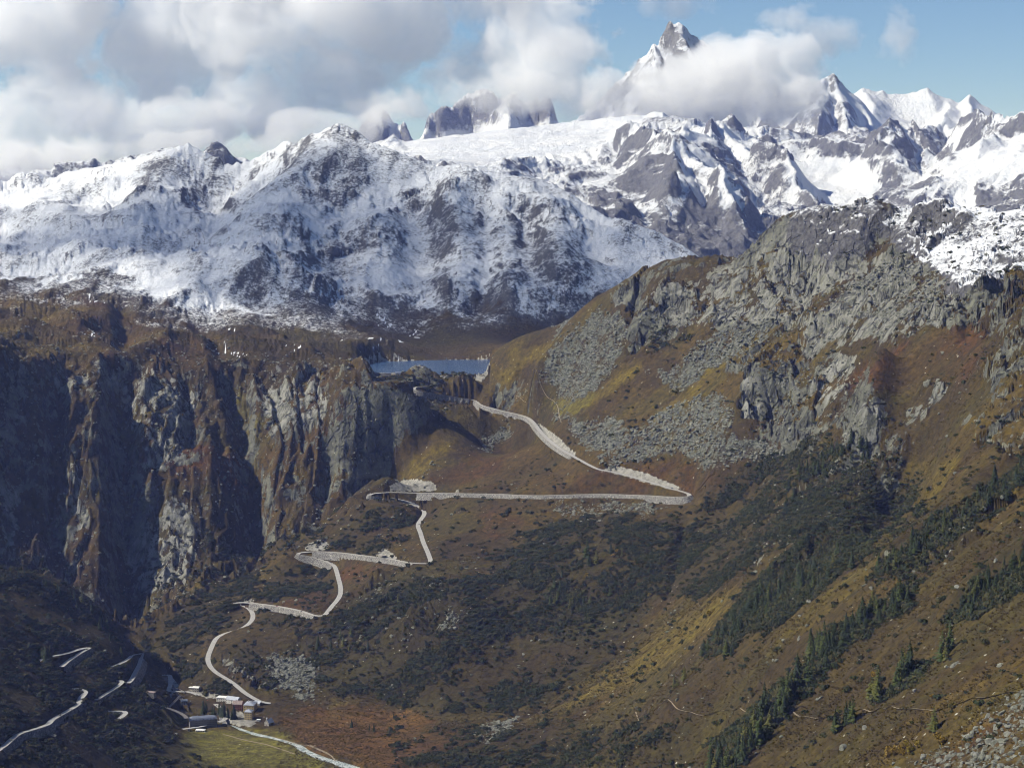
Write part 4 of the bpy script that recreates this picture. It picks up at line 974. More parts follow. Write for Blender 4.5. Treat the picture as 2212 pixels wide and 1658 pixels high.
def plain(name, col, rough=0.85, var=0.25, wl=1.5, spec=0.2, metal=0.0, bump=0.0):
    N = NT(name); n1 = N.noise(wl, 4, 0.6)
    c = N.mix(N.lin(n1, 0.3, 0.7, 0, 1), tuple(x * (1 - var) for x in col), tuple(min(1, x * (1 + var)) for x in col))
    return N.surf(c, rough, N.bump(n1, bump) if bump else None, spec, metal)
m_asphalt = plain('pale_asphalt', (0.34, 0.33, 0.31), 0.85, 0.14, 6.0)
m_track = plain('gravel_track', (0.23, 0.19, 0.13), 0.95, 0.3, 3.0)
m_plaster_g = plain('grey_plaster', (0.20, 0.19, 0.17), 0.9, 0.12, 2.0)
m_plaster_y = plain('yellow_plaster', (0.52, 0.40, 0.20), 0.9, 0.12, 2.0)
m_plaster_w = plain('white_plaster', (0.62, 0.60, 0.55), 0.9, 0.1, 2.0)
m_plaster_r = plain('brown_render', (0.26, 0.13, 0.09), 0.9, 0.15, 2.0)
m_stone = plain('field_stone', (0.30, 0.28, 0.24), 0.95, 0.4, 1.2)
m_tin = plain('tin_roof', (0.36, 0.38, 0.43), 0.45, 0.2, 2.5, 0.5, 0.25)
m_tin_d = plain('blue_grey_roof', (0.16, 0.18, 0.23), 0.5, 0.25, 2.5, 0.5, 0.2)
m_roof_w = plain('white_roof', (0.70, 0.69, 0.66), 0.7, 0.08, 3.0)
m_roof_b = plain('rusty_roof', (0.24, 0.19, 0.17), 0.8, 0.3, 2.0)
m_wood = plain('dark_timber', (0.07, 0.045, 0.03), 0.8, 0.3, 0.6)
m_glass = plain('dark_window_glass', (0.02, 0.025, 0.03), 0.12, 0.1, 3.0, 0.5)
m_shutter = plain('dark_red_shutter', (0.14, 0.035, 0.03), 0.7, 0.2, 1.0)
m_steel = plain('galvanised_steel', (0.22, 0.23, 0.25), 0.5, 0.15, 3.0, 0.4, 0.5)
m_conc = plain('weathered_concrete', (0.16, 0.155, 0.15), 0.9, 0.2, 4.0)
m_rubber = plain('tyre_rubber', (0.02, 0.02, 0.02), 0.9, 0.1, 1.0)
def masonry():
    N = NT('rubble_masonry'); v = N.n('TexVoronoi', feature='F1'); N.put(v.inputs['Vector'], N.pos()); v.inputs['Scale'].default_value = 0.42
    f = N.noise(9, 4, 0.6); g = N.noise(1.2, 3, 0.6)
    c = N.mix(sepz(N, v.outputs['Color']), (0.20, 0.195, 0.18), (0.46, 0.44, 0.39)); c = N.mix(N.lin(f, 0.35, 0.7, 0, 0.6), c, (0.17, 0.16, 0.14))
    e = N.voro(2.4, 'DISTANCE_TO_EDGE'); c = N.mix(N.step(e, 0.10, 0.03), c, (0.09, 0.085, 0.08))
    return N.surf(c, 0.95, N.bump(N.math('ADD', g, N.step(e, 0.0, 0.2)), 0.5), 0.15)
m_mason = masonry()
def boulder_mat():
    N = NT('lichen_granite'); a = N.noise(3.0, 5, 0.65); b = N.noise(0.8, 4, 0.7); oi = N.n('ObjectInfo').outputs['Random']
    c = N.mix(N.lin(a, 0.3, 0.7, 0, 1), (0.05, 0.052, 0.044), (0.18, 0.184, 0.14)); c = N.mix(N.math('MULTIPLY', N.step(b, 0.5, 0.65), 0.5), c, (0.23, 0.238, 0.165)); c = N.mix(N.lin(oi, 0, 1, 0, 0.4), c, (0.30, 0.29, 0.25))
    return N.surf(c, 0.95, N.bump(b, 0.4), 0.15)
m_boulder = boulder_mat()
def leaf_mat(name, a, b, c, wl=6.0):
    N = NT(name); n1 = N.noise(wl, 3, 0.6); oi = N.n('ObjectInfo').outputs['Random']
    col = N.mix(N.lin(n1, 0.35, 0.65, 0, 1), a, b); col = N.mix(N.lin(oi, 0.35, 1.0, 0, 0.8), col, c)
    return N.surf(col, 0.8, None, 0.15)
m_spruce = leaf_mat('spruce_needles', (0.017, 0.026, 0.011), (0.035, 0.047, 0.016), (0.026, 0.036, 0.014))
m_larch = leaf_mat('larch_needles', (0.026, 0.040, 0.013), (0.056, 0.070, 0.019), (0.105, 0.098, 0.020))
m_gold = leaf_mat('golden_leaves', (0.16, 0.10, 0.018), (0.26, 0.17, 0.02), (0.17, 0.15, 0.02))
m_scrub = leaf_mat('scrub_leaves', (0.015, 0.024, 0.011), (0.038, 0.046, 0.018), (0.080, 0.066, 0.024), 18.0)
m_bark = plain('grey_bark', (0.07, 0.05, 0.035), 0.95, 0.3, 0.8)

# ------------------------------------------------------------------ roads, river, lake
def ribbon(name, line, hw, mat, lift=0.08, kind='structure', crown=0.0):
    P = np.asarray(line); T = np.gradient(P[:, :2], axis=0); T /= np.linalg.norm(T, axis=1)[:, None] + 1e-9
    N_ = np.stack([-T[:, 1], T[:, 0]], 1); hw = np.broadcast_to(np.asarray(hw, float), (len(P),))
    offs = (-1.0, -0.33, 0.33, 1.0); v = []
    for k in offs:
        v.append(np.column_stack([P[:, 0] + N_[:, 0] * hw * k, P[:, 1] + N_[:, 1] * hw * k, P[:, 2] + lift + crown * (1 - k * k)]))
    v = np.stack(v, 1).reshape(-1, 3); n = len(P); f = []
    for i in range(n - 1):
        for k in range(3): a = i * 4 + k; f.append((a, a + 4, a + 5, a + 1))
    me = bpy.data.meshes.new(name); me.from_pydata(v.tolist(), [], f); me.update(); me.materials.append(mat)
    o = link(name, me); o['kind'] = kind
    return o
ribbon('road', pass_line, 4.2, m_asphalt)
for k, hw in (('furka', 4.4), ('upper', 4.2), ('shelf', 3.6), ('loop', 3.8), ('bridge', 3.6), ('village', 3.8), ('lane', 2.8)): ribbon('road', lines3[k], hw, m_asphalt)
ribbon('railway_bed', lines3['rail'], 3.4, plain('ballast', (0.17, 0.15, 0.13), 0.95, 0.3, 2.0))
rl = lines3['rail']; T = np.gradient(rl[:, :2], axis=0); T /= np.linalg.norm(T, axis=1)[:, None]
for off in (-1.9, -0.9, 0.9, 1.9):
    q = rl.copy(); q[:, 0] += -T[:, 1] * off; q[:, 1] += T[:, 0] * off
    ribbon('rail', q, 0.12, m_steel, 0.30)
PATHS = {'footpath': [(1371, 1527), (1456, 1528), (1546, 1535), (1616, 1534), (1706, 1534), (1811, 1542), (1901, 1527), (1956, 1534), (2006, 1535), (2056, 1527), (2101, 1507), (2156, 1499), (2230, 1494)],
         'riverside_track': [(575, 1585), (613, 1596), (643, 1604), (682, 1613), (698, 1626), (735, 1636), (746, 1642), (728, 1657)], 'meadow_path': [(466, 1578), (484, 1587), (516, 1593), (547, 1601), (605, 1617), (650, 1632)],
         'hill_path': [(1080, 860), (1120, 845), (1165, 838), (1190, 850), (1206, 872), (1208, 900), (1215, 915)], 'terrace_path': [(1560, 1018), (1520, 1050), (1490, 1066)]}
for k, l in PATHS.items():
    P = np.array([G.hit(u, v) for u, v in l]); P = catmull(P, 4.0); P[:, 0] = smooth1(P[:, 0], 8, 2); P[:, 1] = smooth1(P[:, 1], 8, 2); P[:, 2] = smooth1(G.height(P[:, 0], P[:, 1]), 1, 1)
    o = ribbon(k, P, 1.5 if k != 'riverside_track' else 2.4, m_track, 0.3)
def water_mat():
    N = NT('glacial_river'); n1 = N.noise(2.5, 5, 0.65, stretch=(1, 1, 1)); n2 = N.noise(9, 4, 0.6)
    foam = N.step(N.math('ADD', N.math('MULTIPLY', n1, 0.6), N.math('MULTIPLY', n2, 0.5)), 0.50, 0.66)
    c = N.mix(foam, (0.25, 0.30, 0.29), (0.55, 0.57, 0.55))
    return N.surf(c, N.lin(foam, 0, 1, 0.22, 0.7), N.bump(n1, 0.4), 0.5)
ribbon('river', river_line, river_wid / 2 + 1.5, water_mat(), 0.0)
def lake_mat():
    N = NT('mountain_lake'); n1 = N.noise(7, 4, 0.6, stretch=(0.5, 1, 1)); n2 = N.noise(60, 3, 0.5)
    return N.surf(N.mix(N.lin(n2, 0.3, 0.7, 0, 1), (0.035, 0.075, 0.15), (0.05, 0.095, 0.18)), 0.22, N.bump(n1, 0.35), 0.5)
lp = [PZ(u, v, 410) for u, v in ((770, 786), (800, 779), (930, 776.5), (1090, 773.5), (1110, 785), (1080, 800), (1030, 808.6), (900, 808.3), (856, 808), (826, 808), (800, 807.5), (775, 800))]
me = bpy.data.meshes.new('lake'); me.from_pydata([tuple(p) for p in lp], [], [tuple(range(len(lp)))]); me.update(); me.materials.append(lake_mat())
lk_o = link('lake', me); lk_o['kind'] = 'structure'
# dam: a curved concrete wall with a crest walkway and buttress ribs
dm = empty('dam', tuple(DAM[1] - np.array([0, 0, 22])))
b = MB(); c2 = MB()
nd = 24; dam_pts = [catmull(DAM, 2.0)[int(i * (len(catmull(DAM, 2.0)) - 1) / nd)] - np.array([0, 3 * math.sin(math.pi * i / nd), 0]) for i in range(nd + 1)]
for p, q in zip(dam_pts[:-1], dam_pts[1:]):
    o0 = np.array(dm.location)
    for mb, (ya, yb, za, zb, yc) in ((b, (0, 3.5, -24, 1.2, -5)), (c2, (-0.6, 4.1, 1.203, 2.2, -0.6))):
        vv = []
        for pt in (p, q):
            l = pt - o0; vv += [(l[0], l[1] + yc, l[2] + za), (l[0], l[1] + yb, l[2] + za), (l[0], l[1] + yb, l[2] + zb), (l[0], l[1] + ya, l[2] + zb)]
        mb.add(vv, [(0, 4, 7, 3), (3, 7, 6, 2), (1, 2, 6, 5), (0, 1, 5, 4)])
b.build('wall', m_conc, dm); c2.build('crest', m_stone, dm)
for i in range(3, nd, 4):
    l = dam_pts[i] - np.array(dm.location); MB().box(l[0] - 0.6, l[0] + 0.6, l[1] - 6.4, l[1] - 1.5, l[2] - 24, l[2] - 1.5).build('buttress', m_conc, dm)
tag(dm, 'dark concrete dam wall holding back the blue lake', 'dam')

# retaining walls
def retaining(line, spec, hw, label, group=None):
    t0, t1, side, h = spec; n = len(line) - 1; i0, i1 = max(0, int(t0 * n)), min(n, int(t1 * n) + 1)
    P = line[i0:i1 + 1]
    if len(P) < 3: return
    T = np.gradient(P[:, :2], axis=0); T /= np.linalg.norm(T, axis=1)[:, None] + 1e-9; Nn = np.stack([-T[:, 1], T[:, 0]], 1) * side
    top = P[:, 2] + 0.2; e0 = P[:, :2] + Nn * (hw + 0.05); e1 = P[:, :2] + Nn * (hw + 0.75); foot = P[:, :2] + Nn * (hw + 0.75 + 0.42 * h)
    gz = G.height(P[:, 0] + Nn[:, 0] * (hw + 4), P[:, 1] + Nn[:, 1] * (hw + 4))
    bot = np.maximum(np.minimum(gz - 1.0, top - 1.0), top - h - 6.0)
    org = np.array([P[0, 0], P[0, 1], bot[0]])
    r = empty('retaining_wall', tuple(org)); b = MB(); c = MB()
    for i in range(len(P) - 1):
        q = []; q2 = []
        for k in (i, i + 1):
            q += [(e0[k, 0], e0[k, 1], bot[k]), (e0[k, 0], e0[k, 1], top[k]), (e1[k, 0], e1[k, 1], top[k]), (foot[k, 0], foot[k, 1], bot[k])]
            a0 = P[k, :2] + Nn[k] * (hw + 0.15); a1 = P[k, :2] + Nn[k] * (hw + 0.65)
            q2 += [(a0[0], a0[1], top[k] + 0.003), (a0[0], a0[1], top[k] + 0.9), (a1[0], a1[1], top[k] + 0.9), (a1[0], a1[1], top[k] + 0.003)]
        fc = [(0, 1, 5, 4), (1, 2, 6, 5), (2, 3, 7, 6)]
        b.add([np.array(v) - org for v in q], fc); c.add([np.array(v) - org for v in q2], fc)
    b.build('wall', m_mason, r); c.build('parapet', m_stone, r)
    tag(r, label, 'wall', group)
WL = ['stone retaining wall under the lowest straight of the pass road', 'tall stone retaining wall around the second left hairpin', 'long stone wall under the middle straight of the pass road', 'stone wall of the left hairpin beside the dark gorge',
      'stone wall under the left half of the long level road', 'low stone wall under the middle of the long level road', 'high stone bastion under the right end hairpin', 'stone wall below the upper road bend near the yellow slope', 'stone wall below the upper diagonal road', 'low stone wall under the highest road before the lake']
for sp, lb in zip(WALLS_A, WL): retaining(pass_line, sp, 4.4, lb)
for k, labs in (('furka', ['dark stone wall under the lowest road at the left edge', 'dark stone wall under the winding road of the shaded slope']), ('upper', ['curved stone wall under the upper hairpin on the shaded slope']), ('bridge', ['stone wall below the road beside the narrow bridge']), ('shelf', ['low stone wall under the short road stretch on the shaded slope']), ('loop', ['low stone wall round the small loop above the railway'])):
    for sp, lb in zip(WALLS_L[k], labs): retaining(lines3[k], sp, 4.2 if k != 'shelf' else 3.8, lb)

# ------------------------------------------------------------------ village
def gz(u, v): return G.hit(u, v)
def house(name, label, u, v, w_, d_, h, rot, roof, wall_m, roof_m, wins=(4, 2), side_wins=2, rh=3.0, cat='house', chimney=1, door=True, storey=None, frame=None, over=0.5):
    """w_ along the front, d_ deep; front faces the viewer side (-y) before turning"""
    p = gz(u, v); base = p[2] - 0.5
    o = empty(name, (p[0], p[1], base), math.radians(rot)); h += 0.5
    x0, x1, y0, y1 = -w_ / 2, w_ / 2, 0.0, d_
    b = MB(); b.box(x0, x1, y0, y1, 0, h)
    if roof == 'gable':       # ridge along x
        for x in (x0, x1): b.add([(x, y0, h), (x, y1, h), (x, (y0 + y1) / 2, h + rh - 0.15)], [(0, 1, 2)])
    if roof == 'gable_y':     # ridge along y, gable to the front
        for y in (y0, y1): b.add([(x0, y, h), (x1, y, h), (0, y, h + rh - 0.15)], [(0, 1, 2)])
    b.build('wall', wall_m, o)
    r = MB(); k = over; t = 0.25; ym = (y0 + y1) / 2
    if roof == 'gable':
        for s_, ya in ((-1, y0 - k), (1, y1 + k)):
            zl = h - k * rh / (d_ / 2)
            r.add([(x0 - k, ya, zl), (x1 + k, ya, zl), (x1 + k, ym, h + rh), (x0 - k, ym, h + rh), (x0 - k, ya, zl + t), (x1 + k, ya, zl + t), (x1 + k, ym, h + rh + t), (x0 - k, ym, h + rh + t)], [(0, 3, 2, 1), (4, 5, 6, 7), (0, 1, 5, 4), (1, 2, 6, 5), (3, 0, 4, 7), (2, 3, 7, 6)])
    elif roof == 'gable_y':
        for xa in (x0 - k, x1 + k):
            zl = h - k * rh / (w_ / 2)
            r.add([(xa, y0 - k, zl), (xa, y1 + k, zl), (0, y1 + k, h + rh), (0, y0 - k, h + rh), (xa, y0 - k, zl + t), (xa, y1 + k, zl + t), (0, y1 + k, h + rh + t), (0, y0 - k, h + rh + t)], [(0, 3, 2, 1), (4, 5, 6, 7), (0, 1, 5, 4), (1, 2, 6, 5), (3, 0, 4, 7), (2, 3, 7, 6)])
    elif roof == 'hip':
        a = min(w_, d_) / 2 * 0.95
        rx0, rx1 = (x0 + a, x1 - a) if w_ >= d_ else (-0.3, 0.3); ry0, ry1 = (ym - 0.2, ym + 0.2) if w_ >= d_ else (y0 + a, y1 - a)
        r.add([(x0 - k, y0 - k, h), (x1 + k, y0 - k, h), (x1 + k, y1 + k, h), (x0 - k, y1 + k, h), (rx0, ry0, h + rh), (rx1, ry0, h + rh), (rx1, ry1, h + rh), (rx0, ry1, h + rh)], [(0, 3, 2, 1), (0, 1, 5, 4), (1, 2, 6, 5), (2, 3, 7, 6), (3, 0, 4, 7), (4, 5, 6, 7)])
    elif roof == 'mansard':
        a = 1.6
        r.add([(x0 - k, y0 - k, h), (x1 + k, y0 - k, h), (x1 + k, y1 + k, h), (x0 - k, y1 + k, h), (x0 + a, y0 + a, h + rh * .6), (x1 - a, y0 + a, h + rh * .6), (x1 - a, y1 - a, h + rh * .6), (x0 + a, y1 - a, h + rh * .6), (x0 + a + 4, ym - .3, h + rh), (x1 - a - 4, ym - .3, h + rh), (x1 - a - 4, ym + .3, h + rh), (x0 + a + 4, ym + .3, h + rh)],
              [(0, 3, 2, 1), (0, 1, 5, 4), (1, 2, 6, 5), (2, 3, 7, 6), (3, 0, 4, 7), (4, 5, 9, 8), (5, 6, 10, 9), (6, 7, 11, 10), (7, 4, 8, 11), (8, 9, 10, 11)])
    else:
        r.box(x0 - k, x1 + k, y0 - k, y1 + k, h + 0.003, h + 0.4)
    ro = r.build('roof', roof_m, o)
    for c in range(chimney):
        cx = x0 + w_ * (0.3 + 0.4 * c); MB().box(cx - .5, cx + .5, ym + 0.6, ym + 1.6, h + rh * 0.4, h + rh + 1.2).build('chimney', m_stone, ro)
    nx, nz = wins; sh = storey or (h - 1.0) / max(nz, 1); wme = MB().box(-0.5, 0.5, -0.06, 0.05, 0, 1.45).mesh('window', m_glass); fme = MB().box(-0.68, 0.68, -0.04, 0.05, -0.18, -0.003).mesh('sill', frame or m_plaster_w)
    def win(x, y, z, rz):
        wo_ = link('window', wme, o); wo_.location = (x, y, z); wo_.rotation_euler = (0, 0, rz)
        s_ = link('sill', fme, wo_)
        if frame is m_shutter:
            for q in (-1, 1): MB().box(q * 0.85 - 0.3, q * 0.85 + 0.3, -0.09, 0.04, 0, 1.45).build('shutter', m_shutter, wo_)
    for j in range(nz):
        for i in range(nx):
            if door and j == 0 and i == nx // 2: continue
            win(x0 + w_ * (i + 0.5) / nx, y0 - 0.05, 1.2 + j * sh, 0)
        for i in range(side_wins):
            yy = y0 + d_ * (i + 0.5) / side_wins
            win(x0 - 0.05, yy, 1.2 + j * sh, -math.pi / 2); win(x1 + 0.05, yy, 1.2 + j * sh, math.pi / 2)
    if door and nz:
        xd = x0 + w_ * (nx // 2 + 0.5) / nx
        dr_ = MB().box(xd - 0.7, xd + 0.7, y0 - 0.09, y0 + 0.05, 0.5, 2.8).build('door', m_wood, o)
        MB().box(xd + 0.45, xd + 0.55, y0 - 0.16, y0 - 0.093, 1.5, 1.6).build('handle', m_steel, dr_)
    tag(o, label, cat)
    return o, ro
hotel, hroof = house('hotel', 'long grey four storey hotel with bluish mansard roof at the meadow edge', 440, 1571, 42, 14, 12.5, 16, 'mansard', m_plaster_g, m_tin_d, (10, 4), 3, 5.0, 'hotel', 2, True, 3.0)
for i in range(7):
    x = -16 + i * 5.3
    dmr = MB().box(x - .8, x + .8, -0.2, 1.6, 13.3, 15.0).build('dormer', m_tin_d, hroof); MB().box(x - .5, x + .5, -0.26, -0.203, 13.5, 14.7).build('pane', m_glass, dmr)
house('hotel', 'tall pale yellow hotel block with grey hipped roof above the square', 535.5, 1554, 11.5, 13, 12.5, -8, 'hip', m_plaster_y, m_tin, (4, 4), 4, 3.2, 'hotel', 1, True, 3.0)
house('hotel', 'cream hotel wing with tin roof behind the yellow block', 537, 1537, 17, 22, 11.0, -8, 'hip', m_plaster_y, m_tin, (4, 3), 5, 3.6, 'hotel', 2, False, 3.0)
house('house', 'long house with dark red shutters and wide grey roof beside the hotel', 512, 1533, 15, 16, 9.5, -6, 'gable', m_plaster_r, m_roof_b, (5, 3), 4, 4.0, 'house', 1, True, 2.8, m_shutter)
house('house', 'long barn with pale sheet metal roof behind the row of firs', 500, 1519, 22, 12, 6.5, -24, 'gable', m_plaster_w, m_tin, (5, 2), 2, 4.0, 'house', 0)
house('house', 'flat roofed white building on the village road', 478, 1515, 17, 12, 6.5, -14, 'flat', m_plaster_w, m_roof_w, (5, 2), 3, 0.4, 'house', 0)
house('house', 'stone house with pale flat roof up the village road', 422, 1494, 11, 9, 7.0, -12, 'gable', m_stone, m_roof_w, (3, 2), 2, 1.6)
house('shed', 'low white roofed annex beside the stone house', 415, 1489, 12, 6, 3.4, -12, 'flat', m_stone, m_roof_w, (3, 1), 1, 0.3, 'shed', 0)
house('house', 'small house with blue grey roof by the stream', 398, 1521, 10, 9, 5.0, 14, 'gable', m_stone, m_tin_d, (3, 2), 2, 2.6)
house('house', 'grey roofed house at the upper end of the village', 554, 1523, 12, 9, 4.0, -30, 'gable', m_stone, m_tin, (3, 1), 2, 3.0)
ch, chr_ = house('chapel', 'small stone chapel with steep bright roof east of the square', 576, 1567, 8.5, 12, 4.8, -32, 'gable_y', m_stone, m_roof_w, (1, 1), 3, 5.5, 'chapel', 0)
MB().box(-0.9, 0.9, 0.2, 2.0, 8.4, 12.0).build('bell_turret', m_stone, chr_); t_ = MB(); t_.add([(-1.1, 0, 12.003), (1.1, 0, 12.003), (1.1, 2.2, 12.003), (-1.1, 2.2, 12.003), (0, 1.1, 14.6)], [(0, 1, 4), (1, 2, 4), (2, 3, 4), (3, 0, 4), (0, 3, 2, 1)]); t_.build('turret_roof', m_tin, chr_)
house('shed', 'tiny white hut on the meadow corner by the grey hotel', 408, 1578, 3.5, 3.5, 2.6, 10, 'gable', m_plaster_w, m_roof_w, (1, 1), 1, 0.9, 'shed', 0, False)
house('pavilion', 'low white pavilion with flat roof on the meadow before the hotel', 432, 1580, 14, 7, 2.6, -6, 'hip', m_plaster_w, m_roof_w, (5, 1), 2, 1.4, 'pavilion', 0, False)
house('shed', 'small white kiosk at the edge of the paved square', 558, 1558, 5, 4, 3.0, -8, 'flat', m_plaster_w, m_roof_w, (2, 1), 1, 0.3, 'shed', 0)
house('house', 'tiny white inn beside the lake dam', 860, 810, 12, 8, 5, 0, 'gable', m_plaster_w, m_tin_d, (4, 2), 2, 2.5)
house('power_house', 'pale columned building in the shade below the bridge', 322, 1506, 16, 8, 8, -20, 'flat', m_plaster_g, m_roof_b, (4, 1), 2, 0.5, 'house', 0)
# bridges
def bridge(label, a, b, width):
    a = gz(*a); b = gz(*b); a[2] = b[2] = max(a[2], b[2]) + 0.6; mid = (a + b) / 2; L = np.linalg.norm((b - a)[:2]); rz = math.atan2(b[1] - a[1], b[0] - a[0])
    o = empty('bridge', (mid[0], mid[1], mid[2] - 4), rz)
    MB().box(-L / 2, L / 2, -width / 2, width / 2, 3.2, 4.0).build('deck', m_conc, o)
    for s_ in (-1, 1):
        MB().box(-L / 2, L / 2, s_ * (width / 2 - 0.2) - 0.12, s_ * (width / 2 - 0.2) + 0.12, 4.003, 5.0).build('railing', m_stone, o)
        MB().box(s_ * (L / 2 - 1) - 1, s_ * (L / 2 - 1) + 1, -width / 2 + .1, width / 2 - .1, -2, 3.197).build('abutment', m_mason, o)
    tag(o, label, 'bridge')
bridge('road bridge over the river above the village', (366, 1490), (394, 1495), 8)
bridge('narrow footbridge over the river beside the railway', (366, 1527), (390, 1527), 3)
bridge('short bridge over the river at the paved square', (478, 1556), (486, 1564), 7)
# avalanche gallery on the middle straight
p = pass_line[int(t_of(pass_line, 824, 1204) * N_)]; q = pass_line[int(t_of(pass_line, 824, 1204) * N_) + 2]; rz = math.atan2(q[1] - p[1], q[0] - p[0])
ga = empty('road_gallery', (p[0], p[1], p[2] - 0.5), rz)
sgn = 1 if math.cos(rz) < 0 else -1
MB().box(-9, 9, -5.5, 5.5, 5.2, 6.0).build('roof', m_stone, ga); MB().box(-9, 9, -sgn * 5.5 - 0.4, -sgn * 5.5 + 0.4, 0, 5.197).build('back_wall', m_stone, ga)
for i in range(4): MB().box(-9 + i * 5.6, -8 + i * 5.6, sgn * 4.5, sgn * 5.4, 0, 5.197).build('pillar', m_stone, ga)
tag(ga, 'short concrete gallery with dark openings on the middle straight', 'gallery')
# railway pylon at the lake
pb = G.hit(965, 806); py = empty('pylon', tuple(pb)); H_ = 40
legs = [(sx * 3.2, sy * 3.2, -1.5) for sx, sy in ((-1, -1), (1, -1), (1, 1), (-1, 1))]
for l in legs: MB().bar(l, (l[0] * 0.12, l[1] * 0.12, H_), 0.42).build('leg', m_steel, py)
br = MB()
for k in range(9):
    z0, z1 = H_ * k / 9, H_ * (k + 1) / 9; f0, f1_ = 1 - .88 * k / 9, 1 - .88 * (k + 1) / 9
    for i in range(4):
        a, c = legs[i], legs[(i + 1) % 4]; br.bar((a[0] * f0, a[1] * f0, z0), (c[0] * f1_, c[1] * f1_, z1), 0.16); br.bar((c[0] * f0, c[1] * f0, z0), (a[0] * f1_, a[1] * f1_, z1), 0.16)
br.build('bracing', m_steel, py)
for z, w_ in ((38, 7), (33, 9), (28, 7)): MB().bar((-w_, 0, z), (w_, 0, z), 0.3).build('cross_arm', m_steel, py)
tag(py, 'slim lattice pylon standing before the blue lake', 'pylon')
for i, (u, v, hh) in enumerate(((742, 1492, 14), (770, 1565, 12), (744, 1577, 12), (812, 1583, 12), (858, 1612, 13), (900, 1640, 13), (697, 1560, 11))):
    pb = G.hit(u, v); o = empty('utility_pole', tuple(pb)); MB().bar((0, 0, -1), (0, 0, hh), 0.22, 6, 0.14).build('mast', m_wood, o); MB().bar((-1.3, 0, hh - 1), (1.3, 0, hh - 1), 0.1).build('cross_arm', m_wood, o)
    tag(o, ['wooden pole at the foot of the wooded crag', 'wooden pole standing in the red moor, nearest the scree', 'wooden pole in the middle of the red moor', 'wooden pole on the moor near two lone bushes', 'wooden pole on the right part of the red moor', 'wooden pole close to the bottom edge of the moor', 'wooden pole just behind the chapel'][i], 'pole', 'wooden poles across the valley floor')
# cars
def car_parts(col):
    mp = plain('car_paint', col, 0.35, 0.05, 4.0, 0.5)
    body = MB(); body.box(-2.1, 2.1, -0.85, 0.85, 0.35, 0.95); body.add([(-2.1, -.85, .953), (2.1, -.85, .953), (2.1, .85, .953), (-2.1, .85, .953), (-1.9, -.8, 1.05), (1.9, -.8, 1.0), (1.9, .8, 1.0), (-1.9, .8, 1.05)], [(0, 1, 5, 4), (1, 2, 6, 5), (2, 3, 7, 6), (3, 0, 4, 7), (4, 5, 6, 7)])
    cab = MB().add([(-1.6, -.75, 1.04), (1.0, -.75, 1.04), (1.0, .75, 1.04), (-1.6, .75, 1.04), (-1.2, -.62, 1.5), (0.35, -.62, 1.5), (0.35, .62, 1.5), (-1.2, .62, 1.5)], [(0, 1, 5, 4), (1, 2, 6, 5), (2, 3, 7, 6), (3, 0, 4, 7), (4, 5, 6, 7)])
    wh = MB().bar((0, -0.1, 0), (0, 0.1, 0), 0.33, 10)
    return [('body', body.mesh('body', mp)), ('cabin', cab.mesh('cabin', m_glass))], wh.mesh('wheel', m_rubber)
car_kinds = [car_parts(c) for c in ((0.02, 0.02, 0.025), (0.55, 0.55, 0.55), (0.25, 0.03, 0.03), (0.05, 0.08, 0.16))]
def car(label, line, u, v, kind, side=1.9, group='cars on the pass road'):
    i = min(len(line) - 2, int(round(t_of(line, u, v) * (len(line) - 1)))); p, q = line[i], line[i + 1]; rz = math.atan2(q[1] - p[1], q[0] - p[0])
    o = empty('car', (p[0] + math.sin(rz) * side, p[1] - math.cos(rz) * side, p[2] + 0.09), rz)
    o.rotation_euler[1] = -math.atan2(q[2] - p[2], math.hypot(q[0] - p[0], q[1] - p[1]))
    parts, wh = car_kinds[kind]
    for nm, me_ in parts: link(nm, me_, o)
    for sx in (-1.3, 1.3):
        for sy in (-0.78, 0.78): x = link('wheel', wh, o); x.location = (sx, sy, 0.33)
    tag(o, label, 'car', group)
for a in (('dark car on the road below the left gorge hairpin', pass_line, 903, 1132, 0), ('dark car near the right end of the lowest straight', pass_line, 652, 1319, 0), ('red car halfway along the lowest straight', pass_line, 598, 1309, 2), ('dark car leaving the second left hairpin', pass_line, 690, 1206, 0), ('blue car further down the second hairpin curve', pass_line, 712, 1215, 3),
          ('dark car at the right end of the middle straight', pass_line, 884, 1215, 0), ('pale car near the right end of the middle straight', pass_line, 868, 1211, 1), ('dark car close to the right end hairpin of the upper road', pass_line, 1450, 1055, 0), ('blue car approaching the highest bend before the lake', pass_line, 906, 844, 3), ('dark car on the lowest road at the left edge', lines3['furka'], 128, 1544, 0), ('pale car on the road of the shaded slope', lines3['furka'], 150, 1533, 1)): car(*a)
for i, (u, v) in enumerate(((352, 1457), (362, 1461), (368, 1470), (368, 1478), (400, 1496), (428, 1503), (450, 1512), (470, 1524))):
    car(['pale car parked at the far end of the village road', 'white car parked second from the far end of the village road', 'grey car parked by the river on the village road', 'white car parked just above the road bridge', 'pale car just past the road bridge', 'dark car on the village road below the stone house', 'red car on the village road before the white building', 'pale car beside the row of firs'][i], lines3['village'], u, v, (1, 1, 1, 1, 1, 0, 2, 1)[i], 2.6, 'cars on the village road')
